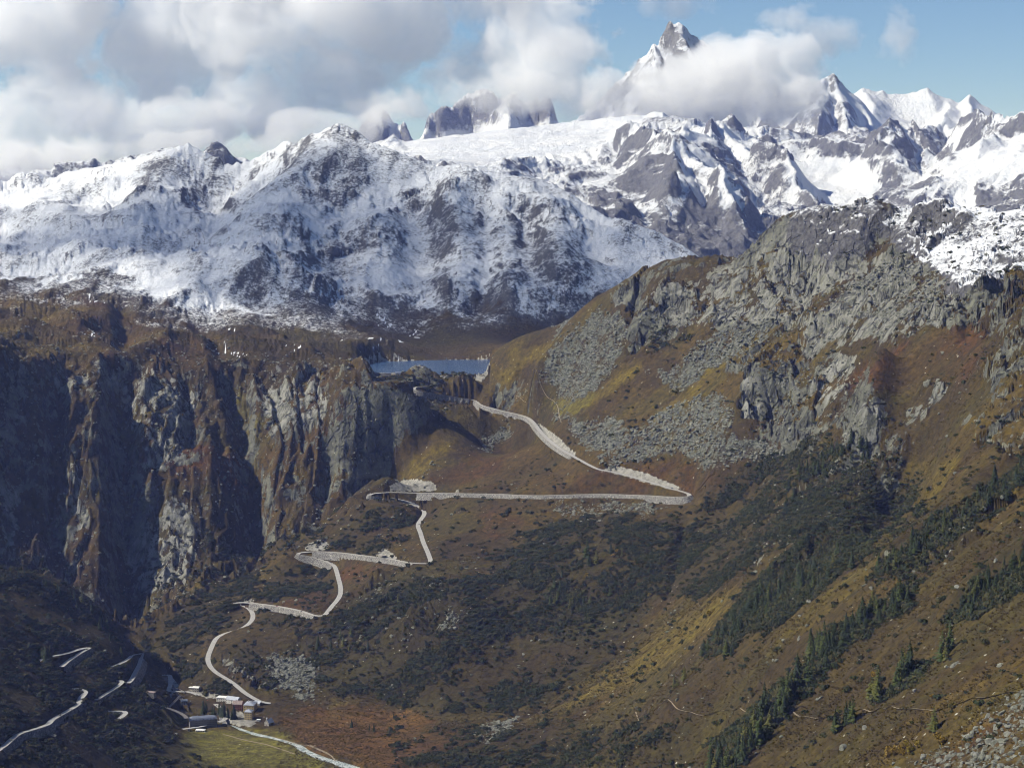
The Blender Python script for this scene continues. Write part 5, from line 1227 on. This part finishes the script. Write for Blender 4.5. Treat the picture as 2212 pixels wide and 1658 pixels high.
# ------------------------------------------------------------------ trees
def conifer(seed, h=1.0, w_=0.2, tiers=15, dense_=9, droop=0.35, bare=0.08, lumpy=0.3):
    """a crown of separate drooping boughs round a tapered trunk; unit height"""
    r = random.Random(seed); crown = MB(); trunk = MB()
    trunk.bar((0, 0, -0.06), (0.01, 0, 0.55), 0.018, 6, 0.010); trunk.bar((0.01, 0, 0.545), (0, 0, 0.97), 0.010, 5, 0.002)
    for k in range(5):
        z = bare + 0.05 + 0.13 * k; a = r.uniform(0, 6.28); trunk.bar((0, 0, z), (w_ * 0.6 * math.cos(a), w_ * 0.6 * math.sin(a), z - 0.02), 0.006, 4, 0.002)
    for t in range(tiers):
        f = t / (tiers - 1); z = bare + (1 - bare) * f ** 0.92
        rad = w_ * (1 - f) ** 0.8 * (0.85 + lumpy * (r.random() - 0.4)) + 0.012
        n = max(4, int(dense_ * (1 - 0.5 * f)))
        for i in range(n):
            if r.random() < 0.10: continue
            a = 6.2832 * (i + r.random() * 0.9) / n; L = rad * r.uniform(0.65, 1.2); dr_ = droop * L * r.uniform(0.6, 1.5); hw = L * r.uniform(0.24, 0.42) + 0.008; zz = z + r.uniform(-0.022, 0.022)
            c, s_ = math.cos(a), math.sin(a)
            P0 = (0, 0, zz + 0.012); P1 = (c * L * .55 - s_ * hw, s_ * L * .55 + c * hw, zz - dr_ * .45 - 0.012); P2 = (c * L, s_ * L, zz - dr_); P3 = (c * L * .55 + s_ * hw, s_ * L * .55 - c * hw, zz - dr_ * .45 - 0.012); P4 = (c * L * .5, s_ * L * .5, zz - dr_ * .2 + 0.022); P5 = (c * L * .5, s_ * L * .5, zz - dr_ * .4 - 0.03)
            crown.add([P0, P1, P2, P3, P4, P5], [(0, 1, 4), (1, 2, 4), (2, 3, 4), (3, 0, 4), (1, 5, 2), (2, 5, 3)])
    crown.add([(0.012, 0, 0.93), (-0.008, 0.01, 0.93), (-0.008, -0.01, 0.93), (0, 0, 1.0)], [(0, 1, 3), (1, 2, 3), (2, 0, 3)])
    return trunk, crown
def broad(seed, n=230):
    r = random.Random(seed); crown = MB(); trunk = MB()
    for k in range(5):
        a = 6.28 * k / 5 + r.random(); trunk.bar((0, 0, -0.06), (0.22 * math.cos(a), 0.22 * math.sin(a), 0.55 + 0.2 * r.random()), 0.03, 5, 0.008)
    cl = [(r.uniform(-.3, .3), r.uniform(-.3, .3), r.uniform(.3, .85), r.uniform(.14, .26)) for _ in range(9)]
    for i in range(n):
        x, y, z, q = r.choice(cl); d_ = Vector((r.gauss(0, 1), r.gauss(0, 1), r.gauss(0, 1))).normalized() * q; c = Vector((x, y, z)) + d_; s_ = r.uniform(.05, .10)
        e1 = Vector((r.gauss(0, 1), r.gauss(0, 1), r.gauss(0, .6))).normalized() * s_; e2 = d_.cross(e1).normalized() * s_ * .8
        crown.add([c - e1, c - e2, c + e1, c + e2], [(0, 1, 2, 3)])
    return trunk, crown
PROTO = {}
for kd, mat, args in (('spruce', m_spruce, [dict(seed=s, w_=0.21 + 0.03 * (s % 3), tiers=16, dense_=10) for s in range(5)]), ('larch', m_larch, [dict(seed=20 + s, w_=0.22 + 0.04 * (s % 3), tiers=14, dense_=8, droop=0.2, lumpy=0.5) for s in range(5)]), ('stone_pine', m_spruce, [dict(seed=40 + s, w_=0.33, tiers=12, dense_=10, droop=0.1, bare=0.05, lumpy=0.7) for s in range(3)])):
    PROTO[kd] = [tuple(m_.mesh(nm, mt) for m_, nm, mt in zip(conifer(**a), ('trunk', 'crown'), (m_bark, mat))) for a in args]
PROTO['golden_birch'] = [tuple(m_.mesh(nm, mt) for m_, nm, mt in zip(broad(60 + s), ('trunk', 'crown'), (m_bark, m_gold))) for s in range(3)]
ORD = ['first', 'second', 'third', 'fourth', 'fifth', 'sixth', 'seventh', 'eighth', 'ninth', 'tenth', 'eleventh', 'twelfth', 'thirteenth', 'fourteenth', 'fifteenth', 'sixteenth', 'seventeenth', 'eighteenth', 'nineteenth', 'twentieth'] 
def ordn(i):
    if i < 20: return ORD[i]
    t, o_ = divmod(i + 1, 10); tn = ['', '', 'twenty', 'thirty', 'forty', 'fifty', 'sixty', 'seventy', 'eighty', 'ninety'][t] if t < 10 else 'hundred'
    return tn + ('-' + ORD[o_ - 1] if o_ else 'th' if tn == 'hundred' else '')if o_ else tn[:-1] + 'ieth'
NTREE = [0]
def tree(kind, u, v, hpx, label, group, lean=0.0):
    p = G.hit(u, v); hh = hpx * p[1] / F
    pr = PROTO[kind][NTREE[0] % len(PROTO[kind])]; NTREE[0] += 1
    o = empty(kind + '_tree', (p[0], p[1], p[2] - 0.15), random.uniform(0, 6.28)); k = random.uniform(0.85, 1.2)
    o.scale = (hh * k, hh * k, hh); link('trunk', pr[0], o); link('crown', pr[1], o)
    tag(o, label, 'tree', group)
def strip(spine, n, spread, hrange, kinds, where, end, group):
    """n trees scattered about a line seen in the view; numbered from its first end"""
    sp = np.array(spine, float); L = np.concatenate([[0], np.cumsum(np.hypot(*np.diff(sp, axis=0).T))]); rr = random.Random(len(spine) * 7 + n)
    ts = sorted(rr.random() for _ in range(n)); cnt = {}
    for t in ts:
        u = np.interp(t * L[-1], L, sp[:, 0]) + rr.gauss(0, spread * 0.5); v = np.interp(t * L[-1], L, sp[:, 1]) + rr.gauss(0, spread * 0.4)
        if u < -30 or u > 2240 or v > 1690: u = min(max(u, -20), 2230)
        kd = rr.choice(kinds); i = cnt.get(kd, 0); cnt[kd] = i + 1
        tree(kd, u, v, rr.uniform(*hrange) * rr.uniform(0.68, 1.12), f'{ordn(i)} {kd.replace("_", " ")} from the {end} end of the {where}', group)
A1 = ['larch'] * 5 + ['spruce'] * 4; A2 = ['spruce'] * 4 + ['stone_pine'] * 3 + ['larch'] * 3
strip([(1530, 1690), (1575, 1655), (1620, 1610), (1650, 1570), (1690, 1530), (1730, 1480)], 44, 20, (52, 80), A1, 'long row at the bottom right', 'lower', 'long tree row at the bottom right')
strip([(1705, 1508), (1740, 1480), (1775, 1440), (1800, 1400)], 12, 14, (50, 72), A1, 'tree row above the footpath', 'lower', 'trees above the footpath')
strip([(1745, 1432), (1790, 1400), (1840, 1365), (1890, 1335), (1950, 1300), (1985, 1280)], 44, 22, (34, 58), A2, 'dense wood strip mid right slope', 'lower', 'wood strip in the middle of the right slope')
strip([(1545, 1415), (1570, 1380), (1610, 1340), (1660, 1300), (1720, 1270), (1780, 1240), (1830, 1200)], 52, 26, (28, 50), A2, 'wooded rib left of the bright grass', 'lower', 'wooded rib left of the bright grass strip')
strip([(1880, 1515), (1910, 1500), (1945, 1480), (1975, 1440), (1990, 1430)], 14, 10, (50, 82), ['larch'] * 4 + ['spruce'], 'larch row right of the long tree row', 'left', 'larch row right of the long tree row')
strip([(2022, 1428), (2040, 1425), (2056, 1400)], 4, 5, (48, 66), ['larch'], 'larch group beside the pale slab', 'left', 'short larch group beside the pale slab')
strip([(1803, 1580), (1828, 1560), (1845, 1555)], 6, 6, (44, 72), ['larch', 'spruce'], 'small group below the footpath', 'left', 'small group below the footpath')
strip([(2012, 1580), (2030, 1565)], 2, 3, (40, 56), ['larch'], 'pair beside the corner scree', 'left', 'pair beside the corner scree')
strip([(1447, 1492), (1464, 1480), (1482, 1466)], 4, 4, (24, 36), ['larch', 'spruce'], 'lone trio on the open brown slope', 'left', 'lone trio on the open brown slope')
strip([(1895, 1235), (1940, 1210), (1990, 1185), (2040, 1145), (2100, 1100), (2160, 1060), (2205, 1010)], 48, 28, (22, 44), A2, 'upper wood strip near the right edge', 'lower', 'upper wood strip near the right edge')
strip([(2070, 1330), (2100, 1300), (2140, 1270), (2205, 1215)], 26, 24, (28, 50), A2, 'wood patch at the right edge', 'lower', 'wood patch at the right edge')
strip([(1690, 1100), (1740, 1030), (1790, 985), (1850, 970), (1900, 1000)], 34, 26, (18, 34), A2, 'wood below the pale cliff', 'lower', 'wood below the pale cliff')
strip([(1340, 1330), (1300, 1290), (1210, 1310), (1190, 1260), (1250, 1230), (1330, 1180)], 16, 26, (22, 38), ['spruce', 'larch', 'larch'], 'scrub covered face under the hairpins', 'right', 'trees in the scrub under the hairpins')
strip([(860, 1290), (820, 1330), (760, 1370), (690, 1390), (840, 1400)], 14, 26, (20, 32), ['spruce', 'spruce', 'larch'], 'dark crag left of the scree', 'upper', 'trees on the dark crag')
strip([(440, 1541), (455, 1543), (470, 1543), (485, 1547), (500, 1553), (508, 1553)], 15, 5, (24, 36), ['spruce'], 'village fir row before the hotel', 'left', 'village firs')
strip([(90, 1425), (105, 1425), (118, 1428)], 5, 5, (24, 34), ['larch'], 'bright clump under the upper left hairpin', 'left', 'clump under the upper left hairpin')
strip([(10, 1235), (60, 1250), (120, 1270), (180, 1305), (215, 1340), (250, 1400), (290, 1450)], 26, 12, (18, 32), ['spruce', 'spruce', 'larch'], 'line on the shaded left brow', 'upper', 'conifers on the brow of the shaded left slope')
strip([(210, 1500), (240, 1500), (300, 1520), (320, 1545)], 8, 12, (16, 26), ['spruce'], 'conifers below the shaded slope road', 'left', 'conifers below the shaded slope road')
strip([(1150, 1350), (1140, 1300), (1230, 1290), (1330, 1190), (1290, 1240), (2090, 1540)], 9, 12, (9, 16), ['golden_birch'], 'scrub face under the hairpins', 'left', 'golden bushes in the scrub face')
strip([(1935, 1635), (1975, 1620), (1995, 1625), (2010, 1640), (2040, 1600)], 9, 12, (16, 30), ['golden_birch'], 'golden thicket by the corner scree', 'left', 'golden thicket by the corner scree')
strip([(745, 1568), (808, 1580), (812, 1570)], 3, 4, (10, 20), ['spruce'], 'lone pair on the red moor', 'left', 'lone firs on the moor')

# ------------------------------------------------------------------ boulders
def rock_mesh(seed, flat_=0.7):
    r = random.Random(seed); bm = bmesh.new(); bmesh.ops.create_icosphere(bm, subdivisions=2, radius=1.0)
    pl = [(Vector((r.gauss(0, 1), r.gauss(0, 1), r.gauss(0, 1))).normalized(), r.uniform(0.45, 0.8)) for _ in range(9)]
    for v in bm.verts:
        for n_, d_ in pl:
            k = v.co.dot(n_) - d_
            if k > 0: v.co -= n_ * k
        v.co.z *= flat_
    me = bpy.data.meshes.new('boulder'); bm.to_mesh(me); bm.free(); me.materials.append(m_boulder)
    return me
RM = [rock_mesh(s, 0.55 + 0.1 * (s % 4)) for s in range(7)]
NB = [0]
def boulder(u, v, wpx, label, group=None, stretch=1.0):
    p = G.hit(u, v); rr = wpx * p[1] / F / 2
    o = link('boulder', RM[NB[0] % 7]); NB[0] += 1
    o.location = (p[0], p[1], p[2] + rr * 0.15); o.scale = (rr * stretch, rr, rr); o.rotation_euler = (random.uniform(-.3, .3), -0.5 if stretch > 1.5 else random.uniform(-.3, .3), 0 if stretch > 1.5 else random.uniform(0, 6.28))
    tag(o, label, 'boulder', group)
boulder(2062, 1436, 14, 'long pale slab of rock lying on the right slope', None, 2.2)
boulder(1743, 1351, 13, 'large rounded pale boulder above the dense wood strip'); boulder(1692, 1384, 12, 'flat grey boulder left of the dense wood strip'); boulder(1727, 1375, 8, 'small pale boulder between the two large boulders')
boulder(2056, 1352, 16, 'grey boulder in the wood patch at the right edge'); boulder(1330, 846, 10, 'pale block above the middle of the upper diagonal road'); boulder(1146, 1076, 9, 'grey block standing below the long level road')
rb = random.Random(5)
for i in range(110):
    while True:
        u, v = rb.uniform(1890, 2212), rb.uniform(1480, 1662)
        if mask_at(Z_SCREE, np.array([u]), np.array([v]))[0] > 0.6: break
    boulder(u, v, rb.uniform(4, 13) * (1.5 if rb.random() < .12 else 1), 'angular lichen covered boulder in the scree of the bottom right corner', 'boulders of the corner scree')
for i in range(60):
    while True:
        u, v = rb.uniform(1180, 1700), rb.uniform(680, 1010)
        if mask_at(Z_SCREE, np.array([u]), np.array([v]))[0] > 0.6: break
    boulder(u, v, rb.uniform(4, 9), 'grey block in the boulder field above the upper road', 'blocks of the boulder field above the road')
for i in range(50):
    while True:
        u, v = rb.uniform(1250, 2212), rb.uniform(1250, 1655)
        if mask_at(Z_SHRUB, np.array([u]), np.array([v]))[0] < 0.3 and v > 1900 - 0.42 * u: break
    boulder(u, v, rb.uniform(3, 6.5), 'small pale stone lying in the grass of the right slope', 'pale stones in the grass')

# ------------------------------------------------------------------ uncountable scrub and stones (scattered over the ground)
def scatter(name, label_, weight, n, smin, smax, protos, seed, sink=0.1):
    r = np.random.default_rng(seed)
    dx = np.abs(np.gradient(G.X, axis=0)); dy = np.abs(np.gradient(G.Y, axis=1)); w_ = (dx * dy * weight).ravel(); w_ = np.maximum(w_, 0); w_ /= w_.sum()
    k = r.choice(w_.size, n, p=w_); ci, ri = np.divmod(k, G.nr)
    jx = r.uniform(-.5, .5, n) * dx.ravel()[k]; y = G.Y.ravel()[k] + r.uniform(-.5, .5, n) * dy.ravel()[k]; x = G.X.ravel()[k] + jx
    z = G.Z.ravel()[k]
    s_ = r.uniform(0, 1, n) ** 3 * (smax - smin) + smin
    me = bpy.data.meshes.new(name); me.vertices.add(n); me.vertices.foreach_set('co', np.stack([x, y, z - sink * s_], 1).astype(np.float32).ravel())
    at = me.attributes.new('size', 'FLOAT', 'POINT'); at.data.foreach_set('value', s_.astype(np.float32))
    at = me.attributes.new('turn', 'FLOAT', 'POINT'); at.data.foreach_set('value', r.uniform(0, 6.28, n).astype(np.float32))
    at = me.attributes.new('pick', 'INT', 'POINT'); at.data.foreach_set('value', r.integers(0, len(protos), n).astype(np.int32))
    o = link(name, me); o['kind'] = 'stuff'; o['label'] = label_
    ng = bpy.data.node_groups.new(name, 'GeometryNodeTree'); ng.interface.new_socket('Geometry', in_out='INPUT', socket_type='NodeSocketGeometry'); ng.interface.new_socket('Geometry', in_out='OUTPUT', socket_type='NodeSocketGeometry')
    gi = ng.nodes.new('NodeGroupInput'); go = ng.nodes.new('NodeGroupOutput'); ins = ng.nodes.new('GeometryNodeInstanceOnPoints'); j = ng.nodes.new('GeometryNodeGeometryToInstance')
    for p_ in reversed(protos):
        oi = ng.nodes.new('GeometryNodeObjectInfo'); oi.inputs['Object'].default_value = p_; oi.inputs['As Instance'].default_value = True; ng.links.new(oi.outputs['Geometry'], j.inputs[0])
    def na(nm, tp):
        q = ng.nodes.new('GeometryNodeInputNamedAttribute'); q.data_type = tp; q.inputs[0].default_value = nm; return q.outputs['Attribute']
    cx = ng.nodes.new('ShaderNodeCombineXYZ'); ng.links.new(na('turn', 'FLOAT'), cx.inputs[2])
    ng.links.new(gi.outputs[0], ins.inputs['Points']); ng.links.new(j.outputs[0], ins.inputs['Instance']); ins.inputs['Pick Instance'].default_value = True
    ng.links.new(na('pick', 'INT'), ins.inputs['Instance Index']); ng.links.new(cx.outputs[0], ins.inputs['Rotation']); ng.links.new(na('size', 'FLOAT'), ins.inputs['Scale'])
    ng.links.new(ins.outputs[0], go.inputs[0])
    md = o.modifiers.new('scatter', 'NODES'); md.node_group = ng
    return o
def shrub_mesh(seed):
    r = random.Random(seed); b = MB()
    cl = [(r.uniform(-.55, .55), r.uniform(-.55, .55), r.uniform(.1, .5), r.uniform(.3, .5)) for _ in range(6)]
    for i in range(70):
        x, y, z, q = r.choice(cl); d_ = Vector((r.gauss(0, 1), r.gauss(0, 1), abs(r.gauss(0, 1)))).normalized(); c = Vector((x, y, z)) + d_ * q; s_ = r.uniform(.13, .26)
        e1 = d_.orthogonal().normalized() * s_; e2 = d_.cross(e1).normalized() * s_ * r.uniform(.6, 1); t_ = d_ * r.uniform(-.1, .12)
        b.add([c - e1 - t_, c - e2, c + e1 + t_, c + e2], [(0, 1, 2, 3)])
    return b.mesh('shrub', m_scrub)
proto_s = [bpy.data.objects.new('shrub', shrub_mesh(s)) for s in range(4)]
proto_r = [bpy.data.objects.new('stone', RM[s]) for s in range(7)]
clump = sstep(-0.25, 0.25, fbm(G.X * 0.6, G.Y, 110, 4, 0.6, 91.0)); clump2 = sstep(-0.1, 0.35, fbm(G.X, G.Y, 35, 3, 0.6, 93.0))
seen = (G.V <= G.run + 14) & (G.U > -150) & (G.U < 2360) & (G.V < 1760)
near_road = (dr > 8)
for k in ('furka', 'upper', 'shelf', 'loop', 'bridge', 'village', 'rail', 'lane'):
    dd, _, _ = seg_dist(G.X, G.Y, list(lines3[k][::2])); near_road &= dd > 6
near_road &= (vd > -3) | (G.U < 420)
rdv, _, _ = seg_dist(G.X, G.Y, list(river_line[::3])); near_road &= rdv > 9
wgt = (np.clip(mk['shrub'], 0, 1) ** 1.2 * (0.06 + clump ** 1.5) * (0.15 + clump2) + 1.6 * np.clip(mk['strip'], 0, 1) * (0.3 + clump2)) * seen * near_road * (G.Y < 4300) + 0.022 * clump2 * seen * near_road * (G.Y < 3700) * (G.Z > 20)
scatter('dwarf_pine_scrub', 'dark green dwarf pine and alder scrub on the slopes', wgt, 125000, 1.4, 6.4, proto_s, 11)
wst = np.clip(mk['scree'], 0, 1) ** 2 * seen * (dr > 7) * (G.Y < 4300) + 0.006 * seen * (dr > 8) * (G.Y < 3600) * (1 - flat) + 0.10 * rk * seen * (G.Y < 4300) * (dr > 8) * (1 - np.clip(mk['snow'], 0, 1))
scatter('loose_stones', 'grey loose stones and blocks scattered over the slopes', wst, 26000, 0.7, 4.8, proto_r, 12, 0.05)

def tuft_mesh(seed):
    r = random.Random(seed); b = MB()
    for i in range(16):
        a = r.uniform(0, 6.28); d_ = r.uniform(0.1, 0.8); x, y = d_ * math.cos(a), d_ * math.sin(a); l = r.uniform(.25, .6); t_ = r.uniform(-.5, .5); w_ = r.uniform(.12, .25)
        b.add([(x - w_ * math.sin(a), y + w_ * math.cos(a), -0.1), (x + w_ * math.sin(a), y - w_ * math.cos(a), -0.1), (x + math.cos(a) * l * .6, y + math.sin(a) * l * .6 + t_ * .2, l)], [(0, 1, 2)])
    return b.mesh('tussock', m_tuft)
m_tuft = leaf_mat('dry_tussock', (0.055, 0.036, 0.014), (0.095, 0.066, 0.020), (0.13, 0.10, 0.028), 40.0)
proto_t = [bpy.data.objects.new('tussock', tuft_mesh(s)) for s in range(4)]
wt = seen * near_road * (G.Y < 3300) * (1 - np.clip(mk['scree'], 0, 1)) * (1 - 0.8 * rk) * (G.U > 600) * (0.25 + clump) / np.maximum(G.Y / 2000.0, 0.5)
scatter('grass_tussocks', 'dry brown grass tussocks and heath on the near slopes', wt, 90000, 0.9, 2.6, proto_t, 13, 0.0)
# ------------------------------------------------------------------ air: haze round the valley, clouds beyond it
def box_mesh(name, x0, x1, y0, y1, z0, z1):
    v = [(x, y, z) for z in (z0, z1) for y in (y0, y1) for x in (x0, x1)]
    f = [(0, 2, 3, 1), (4, 5, 7, 6), (0, 1, 5, 4), (2, 6, 7, 3), (0, 4, 6, 2), (1, 3, 7, 5)]
    me = bpy.data.meshes.new(name); me.from_pydata(v, [], f); me.update()
    return me
hz = NT('mountain_air')
pv = hz.n('VolumePrincipled'); pv.inputs['Color'].default_value = (0.34, 0.43, 1.0, 1); pv.inputs['Absorption Color'].default_value = (1, 1, 1, 1); pv.inputs['Density'].default_value = 2.2e-5; pv.inputs['Anisotropy'].default_value = 0.15
hz.t.links.new(pv.outputs[0], hz.out.inputs['Volume'])
haze_me = box_mesh('haze', -5200, 5200, -400, 12700, min(float(G.Z.min()), float(M.Z.min())) - 1.5, float(max(M.Z.max(), G.Z.max(), CAMZ)) + 20)
haze_me.materials.append(hz.m)
haze = bpy.data.objects.new('haze', haze_me); COL.objects.link(haze); haze['kind'] = 'stuff'

def cloud(label, blobs, dens, wl, seed, amp=1.25, thr=0.42, gain=2.2, step=0.5, group=None):
    """blobs: (u, v, distance, half width, half height in picture units, half depth in metres, weight)"""
    N = NT('cloud_vapour')
    tc = N.n('TexCoord').outputs['Object']
    lo = np.array([1e9] * 3); hi_ = -lo; tot = None
    for u, v, d, ru, rv, rd, wt in blobs:
        c = PD(u, v, d); k = d / F; r = np.array([ru * k, rd * 0.45, rv * k])
        lo = np.minimum(lo, c - 1.25 * r); hi_ = np.maximum(hi_, c + 1.25 * r)
        s1 = N.n('VectorMath', operation='SUBTRACT'); N.put(s1.inputs[0], tc); s1.inputs[1].default_value = c
        s2 = N.n('VectorMath', operation='DIVIDE'); N.put(s2.inputs[0], s1.outputs[0]); s2.inputs[1].default_value = r
        s3 = N.n('VectorMath', operation='DOT_PRODUCT'); N.put(s3.inputs[0], s2.outputs[0]); N.put(s3.inputs[1], s2.outputs[0])
        b = N.math('MULTIPLY', N.math('MAXIMUM', N.math('SUBTRACT', 1.0, N.math('MULTIPLY', s3.outputs['Value'], 0.72)), 0.0), wt)
        tot = b if tot is None else N.math('MAXIMUM', N.math('ADD', N.math('MULTIPLY', N.math('MINIMUM', tot, b), 0.35), N.math('MAXIMUM', tot, b)), 0.0)
    off = N.n('VectorMath', operation='ADD'); N.put(off.inputs[0], tc); off.inputs[1].default_value = (seed * 913.0, seed * 377.0, seed * 151.0)
    n1 = N.noise(wl, 4, 0.58, vec=off.outputs[0], dist=0.35)
    sh = N.math('ADD', tot, N.math('MULTIPLY', N.math('SUBTRACT', n1, 0.5), amp * 2))
    dn = N.math('MULTIPLY', N.math('SUBTRACT', sh, thr), gain)
    edge = N.math('MINIMUM', N.math('MULTIPLY', tot, 6.0), 1.0)
    dn = N.math('MULTIPLY', N.math('MULTIPLY', N.n('Clamp').outputs[0] if False else N.math('MINIMUM', N.math('MAXIMUM', dn, 0.0), 1.0), edge), dens)
    pv = N.n('VolumePrincipled'); pv.inputs['Color'].default_value = (1, 1, 1, 1); pv.inputs['Anisotropy'].default_value = 0.25
    N.put(pv.inputs['Density'], dn)
    N.t.links.new(pv.outputs[0], N.out.inputs['Volume'])
    if blobs[0][2] > 12000: lo[1] = max(lo[1], 12760)
    me = box_mesh('cloud', lo[0], hi_[0], lo[1], hi_[1], lo[2], hi_[2]); me.materials.append(N.m)
    o = bpy.data.objects.new('cloud', me); COL.objects.link(o)
    o['label'] = label; o['category'] = 'cloud'
    o.cycles.use_motion_blur = False
    try: N.m.cycles.volume_step_rate = step
    except Exception: pass
    return o
S.cycles.volume_step_rate = 1.0
S.cycles.volume_max_steps = 256
S.cycles.volume_bounces = 9
S.cycles.max_bounces = 10
DENS = 0.0060
cloud('broad white and grey cloud bank over the snowy ridge at left',
      [(60, 40, 13500, 260, 150, 600, 1.0), (330, 90, 13700, 240, 150, 600, 1.0), (640, 60, 13500, 230, 140, 550, 1.0), (900, 70, 13800, 220, 130, 500, 1.0), (1150, 60, 13600, 190, 120, 450, 0.95), (1240, 170, 13400, 130, 110, 380, 0.95), (1060, 165, 13500, 170, 60, 320, 0.85),
       (80, 250, 13400, 260, 120, 500, 0.95), (330, 270, 13300, 230, 80, 450, 0.95), (560, 240, 13500, 220, 80, 450, 0.9), (840, 230, 13300, 120, 55, 300, 0.8), (700, 190, 13600, 160, 70, 350, 0.8), (60, 345, 13200, 260, 50, 380, 0.85), (420, -60, 13800, 500, 110, 600, 1.0), (1000, -60, 13800, 400, 110, 600, 1.0), (740, 285, 13100, 110, 40, 280, 0.75), (1020, 200, 13200, 130, 45, 280, 1.05), (1130, 205, 13200, 110, 50, 280, 1.0), (830, 248, 13100, 80, 38, 240, 1.0), (650, 270, 13100, 120, 36, 260, 0.95), (1290, 210, 13200, 110, 70, 300, 1.0), (200, 330, 13000, 260, 45, 300, 0.9), (480, 310, 13000, 180, 40, 280, 0.85)],
      DENS, 420, 1.0, amp=1.7, thr=0.42, gain=4.0)
cloud('bright white cloud wrapped around the tallest peak',
      [(1560, 200, 13300, 210, 95, 500, 1.1), (1430, 235, 13200, 160, 60, 380, 1.0), (1660, 150, 13400, 160, 85, 420, 1.05), (1520, 150, 13400, 120, 60, 350, 0.95), (1610, 120, 13500, 140, 60, 350, 0.9), (1700, 215, 13200, 100, 55, 300, 0.9)],
      0.0085, 260, 2.0, amp=1.6, gain=4.0)
cloud('small ragged cloud drifting right of the tallest peak', [(1720, 45, 13600, 90, 45, 250, 0.85), (1800, 80, 13600, 80, 50, 250, 0.85), (1760, 130, 13700, 60, 40, 200, 0.5)], 0.006, 220, 3.0, amp=1.1)
cloud('thin isolated cloud wisp near the right edge of the sky', [(1940, 60, 13600, 50, 60, 200, 0.8), (1930, 110, 13700, 55, 45, 200, 0.75)], 0.005, 200, 4.0, amp=1.1)
cloud('faint cloud veil at the top above the tallest peak', [(1450, 10, 13800, 130, 40, 250, 0.8)], 0.004, 260, 5.0)

# a cloud high over the ridge, out of the picture, whose shadow lies on the snow range
def cloud_w(label, c, r, **kw):
    u, v = project(c[0], c[1], c[2]); k = F / c[1]
    return cloud(label, [(u, v, c[1], r[0] * k, r[2] * k, r[1] / 0.45, 1.0)], **kw)
cloud_w('unseen cloud added high left to shade the snowy ridge', (-2800, 5400, 2750), (1700, 1000, 300), dens=0.0026, wl=520, seed=7.0, amp=1.5, thr=0.35, gain=2.0, step=1.0)
